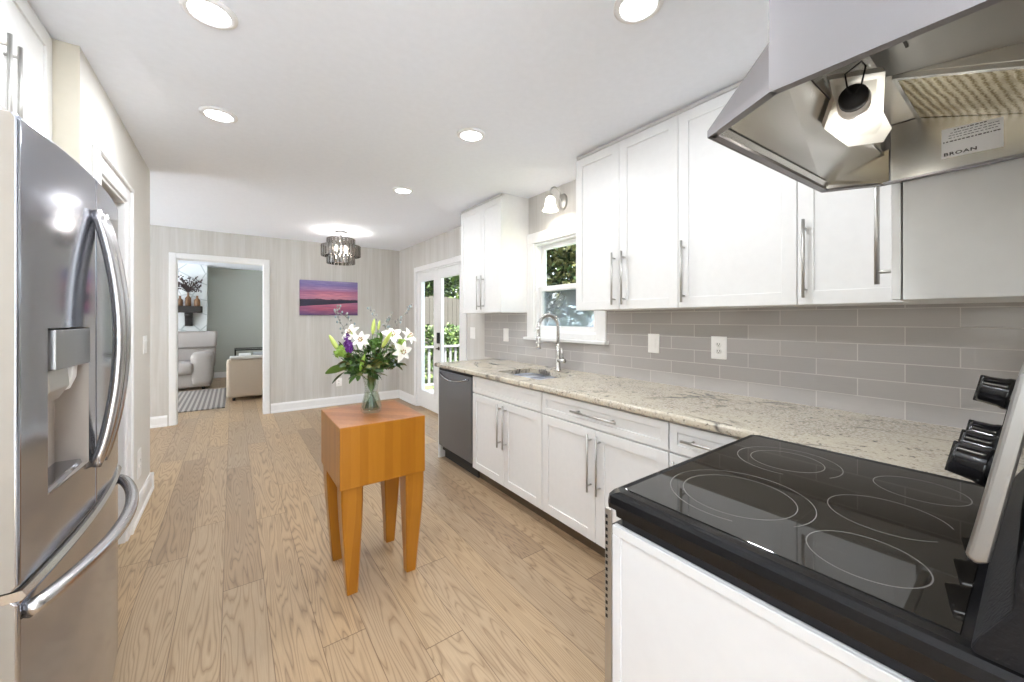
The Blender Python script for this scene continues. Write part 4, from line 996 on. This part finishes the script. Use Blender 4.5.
lily(402, 350, -.05, TO * .8 + R_ * .7 - UP * .1, .066, 'lowest white lily, drooping at the right edge of the bouquet')
lily(404, 338, .03, R_ * .9 + UP * .5 + TO * .4, .060, 'white lily at the upper right, pointing away from the painting')
def lbud(px, py, dep, d, L, r, label, mt='bud'):
    p = bp_(px, py, dep); t = thing('lily_bud', label, 'flower bud', p); d = Vector(d).normalized()
    MB().tube(stem_from(p, rnd), .002, 6).build('stem', 'stem', t)
    b = MB(); b.tube([p + d * L * a for a in (-.02, .1, .3, .55, .8, .95, 1)], [.003, r * .7, r, r * .95, r * .7, r * .35, .001], 9); b.build('bud', mt, t)
lbud(341, 350, -.04, -R_ * .55 + UP * .9, .10, .013, 'closed yellow-green lily bud at the far left of the bouquet')
lbud(386, 346, -.08, R_ * .55 + UP * .8 + TO * .2, .10, .012, 'long pale closed lily bud slanting right in front of the lilies')
lbud(373, 334, -.02, UP + R_ * .1, .085, .011, 'upright yellow-green lily bud at the top middle of the bouquet')
lbud(376, 330, .02, UP + R_ * .15, .055, .008, 'small yellow-green bud just right of the topmost upright bud')
lbud(367, 368, -.11, UP * .9 + R_ * .25, .088, .011, 'green closed bud in the dark leaves just above the vase rim', 'leaf_light')
def puff(px, py, dep, r, label, mt, cat='flower', name='bloom', n=46, pl=.02):
    p = bp_(px, py, dep); t = thing(name, label, cat, p)
    MB().tube(stem_from(p, rnd), .002, 6).build('stem', 'stem', t)
    b = MB()
    for k in range(n):
        u = 1 - 2 * (k + .5) / n; a = k * 2.39996; q = Vector((math.sqrt(1 - u * u) * math.cos(a), math.sqrt(1 - u * u) * math.sin(a), u))
        if q.z < -.75: continue
        v, f = petal_verts(pl, pl * .7, .9, 5)
        b.T = Matrix.Translation(p + q * r * .45) @ orient(q, rnd.uniform(0, 6)) @ Matrix.Rotation(-.9, 4, 'Y'); b.raw(v, f, True)
        b.T = b.T @ Matrix.Rotation(2.2, 4, 'Z')
    b.T = Matrix.Identity(4); b.ball(p, r * .6, (1, 1, 1), 10, 6); b.build('petals', mt, t)
puff(354, 343, -.09, .025, 'larger purple bloom on the left of the bouquet', 'purple')
puff(350.5, 336.5, -.05, .020, 'smaller purple bloom just above the larger purple one', 'purple')
puff(356, 347.5, -.10, .018, 'lowest purple bloom, tucked under the larger purple one', 'purple')
puff(345, 351, -.06, .045, 'bright green pompon bloom on the left below the lily bud', 'leaf_light', pl=.026)
puff(377, 343, -.04, .032, 'green pompon bloom in the middle between the white lilies', 'leaf_mid', pl=.026)
puff(402, 343, -.03, .026, 'green pompon bloom among the lilies on the right', 'leaf_light', pl=.022)
def leaf(b, p, d, L, W, mat_, curl=.7, roll=0):
    v, f = petal_verts(L, W, curl, 8, .15); d = Vector(d).normalized()
    q = d.to_track_quat('X', 'Z').to_matrix().to_4x4()
    b.mat(mat_); b.T = Matrix.Translation(p) @ q @ Matrix.Rotation(roll, 4, 'X'); b.raw(v, f, True); b.T = Matrix.Identity(4)
def leafy(px, py, dep, n, L, W, label, mats, spread=.05, group=None):
    p = bp_(px, py, dep); t = thing('foliage_stem', label, 'foliage', p, group)
    sp2 = stem_from(p, rnd); MB().tube(sp2, .0022, 6).build('stem', 'stem', t)
    b = MB()
    for k in range(n):
        a = rnd.random(); q = sp2[2].lerp(p, .25 + .75 * a) + Vector((rnd.uniform(-1, 1), rnd.uniform(-1, 1), rnd.uniform(-1, 1))) * spread * .35
        d = (p - sp2[2]).normalized() * .5 + Vector((rnd.uniform(-1, 1), rnd.uniform(-1, 1), rnd.uniform(-.5, .8)))
        leaf(b, q, d, L * rnd.uniform(.7, 1.2), W * rnd.uniform(.7, 1.1), rnd.choice(mats), rnd.uniform(.2, 1.0), rnd.uniform(-1, 1))
    b.build('leaves', None, t)
FG = 'leafy stems filling the bouquet'
for k, (px, py, dep) in enumerate(((350, 358, -.07), (358, 362, -.10), (372, 362, -.10), (384, 360, -.08), (362, 352, -.03), (380, 352, -.05), (390, 358, -.02), (352, 366, -.04), (366, 346, .05), (388, 348, .06), (347, 357, .05), (376, 340, .08), (343, 357, -.04), (341, 350, .0), (397, 353, -.01), (399, 359, .02), (360, 366, -.12), (380, 366, -.11))):
    leafy(px, py, dep, 22, .055, .027, 'dark leafy stem packed into the body of the bouquet', ['leaf_dark', 'leaf_olive', 'leaf_dark', 'leaf_mid'], .07, FG)
leafy(395, 361, -.02, 10, .036, .014, 'dark leaf spray with berries reaching out at the lower right', ['leaf_dark'], .05)
b = MB()
t = thing('broad_leaf', 'broad rounded leaf at the lower left of the bouquet', 'leaf', bp_(349, 367, -.06)); b = MB(); leaf(b, bp_(350, 367, -.06), -R_ * 1 + TO * .3 - UP * .05, .105, .058, 'leaf_mid', .5, .9); b.build('blade', None, t); MB().tube([Vector((VX, VY, VZ + .16)), bp_(360, 372, -.03), bp_(350, 367, -.06)], .002, 6).build('stem', 'stem', t)
t = thing('narrow_leaf', 'narrow leaf drooping lowest at the left of the vase', 'leaf', bp_(347, 371, -.05)); b = MB(); leaf(b, bp_(347, 371, -.05), -R_ * 1 - UP * .75, .088, .017, 'leaf_dark', .3, .5); b.build('blade', None, t); MB().tube([Vector((VX, VY, VZ + .16)), bp_(358, 372, -.03), bp_(347, 371, -.05)], .0018, 6).build('stem', 'stem', t)
def sprig(pts_, label, n=12):
    P_ = [bp_(*p) for p in pts_]; t = thing('bud_sprig', label, 'sprig', P_[-1])
    base_ = stem_from(P_[0], rnd); MB().tube(base_[:-1] + P_, .0014, 5).build('stem', 'greybud', t)
    b = MB()
    for k in range(n):
        a = (k + .5) / n * (len(P_) - 1); i = min(int(a), len(P_) - 2); q = P_[i].lerp(P_[i + 1], a - i); e = q + Vector((rnd.uniform(-1, 1), rnd.uniform(-1, 1), rnd.uniform(-.3, 1))) * .022
        b.mat('stem').tube([q, e], .0007, 4); b.mat('greybud' if k % 3 else 'leaf_blue').ball(e, .0052, (1, 1, 1.4), 6, 5)
        if k % 3 == 0: leaf(b, q, (e - q) + Vector((rnd.uniform(-.02, .02), 0, 0)), .026, .007, 'greybud', .3)
    b.build('buds', None, t)
sprig([(346, 338, .0), (343, 328, .0), (338, 320, .0), (334, 312, .0), (337, 306, .0)], 'tall grey bud sprig on the left, tip against the painting', 16)
sprig([(352, 334, .02), (347, 322, .03), (341, 316, .04), (331, 312, .04)], 'grey bud sprig bending left behind the tall left sprig', 12)
sprig([(374, 328, .04), (371, 318, .05), (366, 310, .05), (363, 309, .05)], 'short grey sprig rising behind the upright buds', 8)
sprig([(390, 330, .02), (397, 321, .02), (404, 312, .02), (410, 306, .02)], 'tall grey bud sprig on the right, highest of that side', 14)
sprig([(382, 330, .03), (386, 322, .03), (389, 316, .03)], 'grey bud sprig left of the tall right sprig', 9)
sprig([(388, 358, -.02), (393, 361, -.02), (397, 366, -.02)], 'short berry sprig hanging at the right over the vase', 7)

# ------------------------------------------------------------------ lights on the ceiling and wall
def point(name, loc, e, col=(1, .94, .86), r=.03, parent=None):
    l = bpy.data.lights.new(name, 'POINT'); l.energy = e; l.color = col; l.shadow_soft_size = r
    o = bpy.data.objects.new(name, l); COL.objects.link(o)
    if parent: o.parent = parent; o.location = Vector(loc) - ORG[parent.name]
    else: o.location = loc
    return o
def downlight(x, y, label):
    t = thing('downlight', label, 'ceiling light', (x, y, HC - .012), 'recessed ceiling downlights')
    b = MB(); b.ring_solid([(.088, .012), (.088, .006), (.078, .001), (.066, .0), (.064, .004), (.064, .012)], (x, y, HC - .012), 40); b.build('trim_ring', 'white_trim', t)
    MB().lathe([(.064, .010), (.0635, .0065), (.03, .006), (.001, .006)], (x, y, HC - .012), 32).build('lens', 'lens', t)
    l = bpy.data.lights.new('downlight_beam', 'AREA'); l.shape = 'DISK'; l.size = .12; l.energy = LAMP_W; l.color = (.94, .97, 1.0)
    o = bpy.data.objects.new('downlight_beam', l); COL.objects.link(o); o.parent = t; o.location = (0, 0, -.002)
downlight(-.070, 1.835, 'lit downlight over the refrigerator front, cut by the top of the picture')
downlight(-.062, 2.730, 'lit downlight over the floor past the refrigerator')
downlight(1.210, 2.100, 'lit downlight between the butcher block and the sink')
downlight(1.236, 3.365, 'lit downlight farthest down the room, before the chandelier')
downlight(1.205, .870, 'lit downlight over the aisle beside the range hood')
for x, y in ((-.066, .90), (-.066, -.6), (-.066, -1.8)): downlight(x, y, 'added lit downlight behind the viewer, out of view')  # three unseen downlights added for more light

CX, CY = 1.16, 5.44
ch = thing('chandelier', 'small three-tier smoked crystal chandelier by the dining wall', 'chandelier', (CX, CY, 2.06))
MB().lathe([(.001, .024), (.075, .024), (.078, .012), (.06, .004), (.015, 0), (.001, 0)], (CX, CY, HC - .0245), 28).build('canopy', 'black_matte', ch)
MB().tube([(CX, CY, HC - .02), (CX, CY, 2.10)], .009, 10).build('rod', 'bronze', ch)
bar_me = {}
def tier(r, z0, z1, n, name):
    b = MB()
    for z in (z1 - .006, z0 + .03): b.ring_solid([(r - .006, 0), (r - .001, 0), (r - .001, .008), (r - .006, .008)], (CX, CY, z), 36)
    for k in range(4):
        a = k * PI / 2; b.tube([(CX, CY, z1 - .002), (CX + (r - .004) * math.cos(a), CY + (r - .004) * math.sin(a), z1 - .002)], .003, 6)
    tr_ = b.build('ring_frame', 'bronze', ch)
    wd = 2 * PI * r / n * .78
    m = MB(); m.prism([(-.004, -wd / 2), (.003, -wd / 2), (.007, 0), (.003, wd / 2), (-.004, wd / 2)], z0 - 2.06, z1 - 2.06, axis=2)
    first = m.build('crystal', 'crystal', ch)
    first.data.transform(Matrix.Translation(ORG[ch.name]))
    for k in range(n):
        o = first if k == 0 else first.copy()
        if k: COL.objects.link(o)
        a = 2 * PI * k / n; o.parent = ch; o.location = ((r + .003) * math.cos(a), (r + .003) * math.sin(a), 0); o.rotation_euler = (0, 0, a)
tier(.165, 2.275, 2.395, 22, 'a'); tier(.232, 2.165, 2.305, 30, 'b'); tier(.165, 2.068, 2.20, 22, 'c')
for k in range(4):
    a = k * PI / 2 + .6; x, y = CX + .085 * math.cos(a), CY + .085 * math.sin(a)
    b = MB(); b.lathe([(.006, 0), (.022, .016), (.027, .036), (.018, .062), (.005, .082)], (x, y, 2.225), 12); b.build('bulb', 'bulb', ch)
    MB().lathe([(.013, 0), (.013, .03), (.006, .03)], (x, y, 2.196), 10).build('candle_socket', 'bronze', ch)
    MB().tube([(CX, CY, 2.15), (CX + .04 * math.cos(a), CY + .04 * math.sin(a), 2.14), (x, y, 2.197)], .004, 6).build('arm', 'bronze', ch)
point('chandelier_light', (CX, CY, 2.325), 8, (1, .95, .88), .09, ch)

# sconce over the window
SY, SZ = 2.415, 2.345
sc_ = thing('wall_sconce', 'brushed nickel wall sconce with white bell shade above the window', 'wall light', (XR, SY, SZ))
b = MB(); b.lathe([(.062, 0), (.060, .010), (.045, .018), (.012, .024)], n=28, T=Matrix.Translation((XR, SY, SZ)) @ Matrix.Rotation(-PI / 2, 4, 'Y') @ Matrix.Diagonal((1.15, .8, 1, 1))); b.build('backplate', 'nickel', sc_)
pts = [(XR - .02, SY, SZ)]
for k in range(13):
    a = -PI * .15 + PI * 1.15 * k / 12; pts.append((XR - .095 + .055 * math.cos(a), SY + .0, SZ + .055 + .052 * math.sin(a)))
pts.append((XR - .15, SY, SZ + .028))
MB().tube(pts, .0065, 10).build('arm', 'nickel', sc_)
MB().lathe([(.004, .03), (.02, .025), (.024, .0)], (XR - .15, SY, SZ + .01), 20).build('shade_holder', 'nickel', sc_)
MB().lathe([(.026, .012), (.038, -.005), (.044, -.04), (.05, -.075), (.068, -.105), (.066, -.105), (.046, -.074), (.04, -.04), (.034, -.008), (.024, .008)], (XR - .15, SY, SZ + .005), 28, cap=False).build('shade', 'shade', sc_)
point('sconce_light', (XR - .15, SY, SZ - .07), 2.2, (1, .9, .76), .03, sc_)

# ------------------------------------------------------------------ art on the far wall
t = thing('canvas_print', 'purple and pink sunset-over-lake canvas on the striped wall', 'wall art', (1.2, YF - .02, 1.4))
b = bx((.800, YF - .035, 1.395), (1.612, YF - .001, 1.918), .002, 1); b.build('canvas', 'painting', t)

# ------------------------------------------------------------------ living room beyond the doorway
ch_ = thing('recliner', 'grey upholstered recliner seen through the doorway', 'armchair', (-.85, 9.75, 0))
def cush(name, a, c, mt, bev=.07, seg=4): MB().box(a, c, bev, seg, True).build(name, mt, ch_)
cush('base', (-1.33, 9.35, .05), (-.33, 10.1, .34), 'fabric_grey', .05)
cush('seat_cushion', (-1.04, 9.28, .30), (-.60, 9.95, .52), 'fabric_grey')
b = MB()
for zz0, zz1, hw0, hw1 in ((.36, .78, .54, .56), (.76, 1.09, .565, .585)):
    t2 = bmesh.new(); bmesh.ops.create_cube(t2, size=1)
    for v in t2.verts: hw = hw0 if v.co.z < 0 else hw1; v.co = Vector((-.83 + v.co.x * 2 * hw, 9.98 + v.co.y * .26 + (v.co.z + .5) * .05, zz0 + (v.co.z + .5) * (zz1 - zz0)))
    bmesh.ops.bevel(t2, geom=list(t2.edges), offset=.06, segments=4, profile=.6, affect='EDGES'); b._take(t2, True)
b.build('backrest', 'fabric_grey', ch_)
for xs0 in (-1.35, -.64): cush('arm', (xs0, 9.32, .07), (xs0 + .33, 10.08, .70), 'fabric_grey', .11)
for xx in (-1.3, -.45):
    for yy in (9.42, 10.02): MB().lathe([(.025, 0), (.03, .08)], (xx, yy, 0), 10).build('foot', 'black_matte', ch_)
so = thing('sofa', 'tan sofa end beyond the doorway, beside the striped rug', 'sofa', (.6, 8.1, 0))
MB().box((-.06, 7.72, .06), (1.5, 8.6, .42), .05, 4, True).build('base', 'fabric_tan', so)
MB().box((-.08, 7.70, .05), (1.55, 7.92, .68), .06, 4, True).build('backrest', 'fabric_tan', so)
MB().box((-.08, 7.85, .08), (.16, 8.62, .60), .07, 4, True).build('arm', 'fabric_tan', so)
MB().box((.17, 7.93, .40), (1.4, 8.60, .56), .06, 4, True).build('seat_cushion', 'fabric_tan', so)
for xx in (.02, 1.4):
    for yy in (7.78, 8.5): MB().lathe([(.02, 0), (.025, .07)], (xx, yy, 0), 10).build('foot', 'black_matte', so)
b = MB(); b.box((-.04, 7.690, .52), (1.2, 7.699, .705), .003, 1); b.box((-.04, 7.69, .685), (1.2, 7.95, .70), .005, 2); b = MB(); b.box((-.04, 7.69, .682), (1.2, 7.94, .722), .016, 3)
tag(b.build('throw_blanket', 'throw'), 'cream throw lying along the top of the tan sofa', 'blanket')
tb = thing('side_table', 'black metal side table with glass top behind the tan sofa', 'table', (.3, 9.6, 0))
TX0, TX1 = .045, .85
for xx in (TX0, TX1):
    for yy in (9.3, 9.8): MB().box((xx - .012, yy - .012, 0), (xx + .012, yy + .012, .735), .002, 1).build('leg', 'black_matte', tb)
b = MB()
for zz in (.715, .555):
    for yy in (9.3, 9.8): b.box((TX0 - .011, yy - .011, zz), (TX1 + .011, yy + .011, zz + .022))
    for xx in (TX0, TX1): b.box((xx - .010, 9.3, zz), (xx + .010, 9.8, zz + .021))
b.build('frame', 'black_matte', tb); bx((TX0, 9.3, .737), (TX1, 9.8, .744)).build('top', 'glass', tb); bx((TX0, 9.3, .578), (TX1, 9.8, .585)).build('shelf', 'glass', tb)
for k, (x0_, mt_) in enumerate(((.10, 'sticker'), (.34, 'tarp'), (.60, 'fabric_grey'))):
    tag(bx((x0_, 9.36, .5855), (x0_ + .2, 9.6, .64 + .02 * k), .003, 1).build('book', mt_), ('pale book at the left of the side table shelf', 'blue-grey book in the middle of the side table shelf', 'grey book at the right of the side table shelf')[k], 'book')
tag(bx((-1.9, 7.22, .0), (-.09, 9.26, .012), .004, 1).build('area_rug', 'rug'), 'grey and cream striped rug in front of the recliner', 'rug')
mn = thing('mantel_shelf', 'dark wood mantel shelf with bracket on the white chimney breast', 'shelf', (-1.2, 10.45, 1.42))
bx((-2.1, 10.30, 1.47), (-.517, 10.549, 1.605), .008, 2).build('shelf', 'mantel', mn)
MB().prism([(10.549, 1.47), (10.33, 1.47), (10.33, 1.42), (10.40, 1.36), (10.43, 1.19), (10.549, 1.19)], -.80, -.68, axis=0, bev=.006).build('bracket', 'mantel', mn)
for k, (xx, hh) in enumerate(((-.875, .21), (-.745, .28), (-.60, .22))):
    tag(MB().lathe([(.045, 0), (.05, .01), (.05, hh * .6), (.02, hh * .75), (.018, hh * .95), (.022, hh), (.014, hh)], (xx, 10.42, 1.606), 16).build('bottle', 'amber'),
        ('amber bottle at the left on the mantel', 'tallest amber bottle, in the middle on the mantel', 'amber bottle at the right end of the mantel')[k], 'bottle')
r2 = random.Random(5)
b = MB()
for k in range(26):
    e = Vector((-.80 + r2.uniform(-.22, .27), 10.40 + r2.uniform(-.08, .08), 2.02 + r2.uniform(-.10, .26))); s_ = Vector((-.745, 10.42, 1.89))
    m_ = s_.lerp(e, .5) + Vector((0, 0, .05)); b.tube([s_, m_, e], .006, 4)
    for q_ in range(6): b.ball(m_.lerp(e, q_ / 5) + Vector((r2.uniform(-.04, .04), 0, r2.uniform(-.04, .04))), .014, (1, 1, 1), 5, 4)
tag(b.build('dried_branches', 'twig'), 'dark dried flower branches standing in the mantel bottles', 'dried flowers')
# far room: unseen ceiling light added to brighten it, besides the added window
dl = thing('added_ceiling_light', 'added round ceiling light in the living room, out of view', 'ceiling light', (.2, 9.0, HC - .06))
MB().lathe([(.001, 0), (.15, .01), (.17, .04), (.17, .059)], (.2, 9.0, HC - .06), 24).build('diffuser', 'lens', dl)

# ------------------------------------------------------------------ outside
struct(bx((2.42, -6, -.35), (30, 30, -.30)), 'ground', 'lawn')
struct(bx((-14, -14, -.12), (2.42, -2.72, -.02)), 'ground_bounce_back', 'bounce_ground')  # unseen pale ground added to bounce sunlight onto the ceiling
struct(bx((-14, -2.72, -.12), (-3.2, 14, -.02)), 'ground_bounce_left', 'bounce_ground')  # same added reflector ground, on the left side of the house
struct(bx((-3.2, -2.72, .001), (-1.47, 2.4, .02)), 'ground_bounce_alcove', 'bounce_ground')  # unseen bounce surface added outside the alcove window
b = MB()
for k in range(18): b.box((2.46 + k * .145, 3.6, -.16), (2.46 + k * .145 + .138, 7.5, -.12), .003, 1)
struct(b, 'ground_deck', 'deck')
def railing(label, a, c, n):
    a = Vector(a); c = Vector(c); d = (c - a); L = d.length; T = frame(a, tuple(d.normalized()), (-d.normalized().y, d.normalized().x, 0))
    rl = thing('deck_railing', label, 'railing', (a + c) / 2)
    def pc(name, lo, hi, bev=0): b = MB(); b.T = T; b.box(lo, hi, bev, 1); b.build(name, 'rail', rl)
    pc('top_rail', (0, -.06, .86), (L, .06, .90), .004); pc('bottom_rail', (0, -.02, .08), (L, .02, .13), .004)
    for k in range(n): u = (k + .5) / n * L; pc('baluster', (u - .022, -.022, .12), (u + .022, .022, .87))
    for u in (.05, L - .05): pc('post', (u - .05, -.05, 0), (u + .05, .05, .98), .005)
railing('pale deck railing straight across behind the french doors', (2.6, 7.4, -.12), (4.9, 7.4, -.12), 19)
railing('pale deck railing along the garden side of the deck', (5.02, 3.6, -.12), (5.02, 7.3, -.12), 30)
def fence(label, a, c, seed):
    a = Vector(a); c = Vector(c); d = (c - a); L = d.length; T = frame(a, tuple(d.normalized()), (-d.normalized().y, d.normalized().x, 0)); r3 = random.Random(seed)
    fn = thing('board_fence', label, 'fence', (a + c) / 2); b = MB(); b.T = T
    for k in range(int(L / .15)): b.box((k * .15, 0, 0), (k * .15 + .138, .025, 2.3 + r3.uniform(-.05, .05)))
    b.build('boards', 'fence', fn)
    for z in (.4, 1.8): b = MB(); b.T = T; b.box((0, .025, z), (L, .085, z + .09)); b.build('rail', 'fence', fn)
fence('tall weathered board fence beyond the deck, behind the french doors', (2.6, 10.6, -.3), (9.4, 10.6, -.3), 2)
fence('weathered board fence at the back of the garden, behind the kitchen window', (9.5, 10.5, -.3), (9.5, -4, -.3), 3)
def plant(name, label, cat, c, rad, n, L, mats, seed, trunk=True, group=None):
    rr = random.Random(seed); t = thing(name, label, cat, (c[0], c[1], -.3), group)
    verts = []; faces = []; mi = []
    lobes = [(Vector((rr.uniform(-.6, .6) * rad[0], rr.uniform(-.6, .6) * rad[1], rr.uniform(-.55, .55) * rad[2])), rr.uniform(.35, .6)) for _ in range(14)]
    for k in range(n):
        lc, lr = rr.choice(lobes); q = Vector((rr.gauss(0, 1), rr.gauss(0, 1), rr.gauss(0, 1))).normalized() * rr.uniform(.6, 1) ** .5
        p = Vector((c[0] + lc.x + q.x * rad[0] * lr, c[1] + lc.y + q.y * rad[1] * lr, c[2] + lc.z + q.z * rad[2] * lr))
        d = (q + Vector((rr.uniform(-1, 1), rr.uniform(-1, 1), rr.uniform(-1, .6)))).normalized(); s = d.orthogonal().normalized(); s.rotate(Matrix.Rotation(rr.uniform(0, 6), 3, d)); l_ = L * rr.uniform(.6, 1.3); nrm = d.cross(s)
        i0 = len(verts); verts += [p, p + d * l_ * .45 + s * l_ * .24 + nrm * l_ * .06, p + d * l_, p + d * l_ * .45 - s * l_ * .24 + nrm * l_ * .06, p + d * l_ * .5]
        faces += [(i0, i0 + 1, i0 + 4), (i0 + 1, i0 + 2, i0 + 4), (i0 + 2, i0 + 3, i0 + 4), (i0 + 3, i0, i0 + 4)]; m_ = rr.randrange(len(mats)); mi += [m_] * 4
    me = bpy.data.meshes.new('foliage'); org = Vector((c[0], c[1], -.3)); me.from_pydata([v - org for v in verts], [], faces)
    for m_ in mats: me.materials.append(M[m_])
    me.polygons.foreach_set('material_index', mi)
    o = bpy.data.objects.new('foliage', me); COL.objects.link(o); o.parent = t
    if trunk:
        b = MB(); b.tube([(c[0], c[1], -.3), (c[0] + .05, c[1], c[2] * .5), (c[0], c[1] + .05, c[2])], [.11, .09, .05], 8)
        for k in range(5): lc = lobes[k][0]; b.tube([(c[0], c[1], c[2] * .6), (c[0] + lc.x * .5, c[1] + lc.y * .5, c[2] + lc.z * .3), (c[0] + lc.x, c[1] + lc.y, c[2] + lc.z)], [.05, .035, .02], 6)
        b.build('trunk', 'bark', t)
    return t
plant('tree', 'olive-leaved tree filling the upper window sash', 'tree', (5.6, 5.3, 2.6), (1.5, 1.6, 1.25), 5200, .20, ['tree_olive', 'tree_dark', 'tree_olive', 'tree_mid'], 1)
plant('shrub', 'pale blue-white flowering shrub low outside the kitchen window', 'shrub', (3.9, 4.05, 1.0), (.50, .6, .42), 2600, .09, ['leaf_blue', 'leaf_blue', 'tree_mid'], 2)
plant('shrub', 'silvery shrub under the olive tree, outside the window', 'shrub', (5.0, 4.6, 1.35), (.6, .8, .3), 1800, .12, ['leaf_blue', 'tree_mid', 'tree_dark'], 9)
plant('tree', 'leafy green tree above the fence, seen through the french doors', 'tree', (5.6, 12.9, 2.9), (2.3, 1.5, 1.2), 6500, .20, ['tree_mid', 'tree_light', 'tree_dark'], 3)
plant('shrub', 'bright green bush between the deck railing and the fence', 'shrub', (4.6, 9.2, .5), (1.45, .62, .7), 4500, .12, ['tree_mid', 'tree_light', 'tree_mid'], 4, False)
plant('tree', 'dark tree far behind the garden fence', 'tree', (12.4, 7.5, 3.4), (2.0, 3.0, 1.8), 5200, .3, ['tree_dark', 'tree_mid'], 6)
plant('tree', 'second dark tree, behind the leafy tree beyond the fence', 'tree', (6.4, 17.5, 3.6), (4.5, 1.6, 2.2), 6500, .32, ['tree_dark', 'tree_mid', 'tree_olive'], 8)
gc = thing('grill', 'pale grey covered grill standing outside the kitchen window', 'grill', (3.45, 2.75, -.3))
b = MB(); b.loft([[(3.45 + r_ * 1.0 * math.cos(2 * PI * k / 20) * .9, 2.75 + r_ * math.sin(2 * PI * k / 20), z) for k in range(20)] for r_, z in ((.33, -.29), (.34, .6), (.38, .95), (.40, 1.12), (.36, 1.27), (.24, 1.36), (.08, 1.40))], smooth=True); b.build('cover', 'tarp', gc)
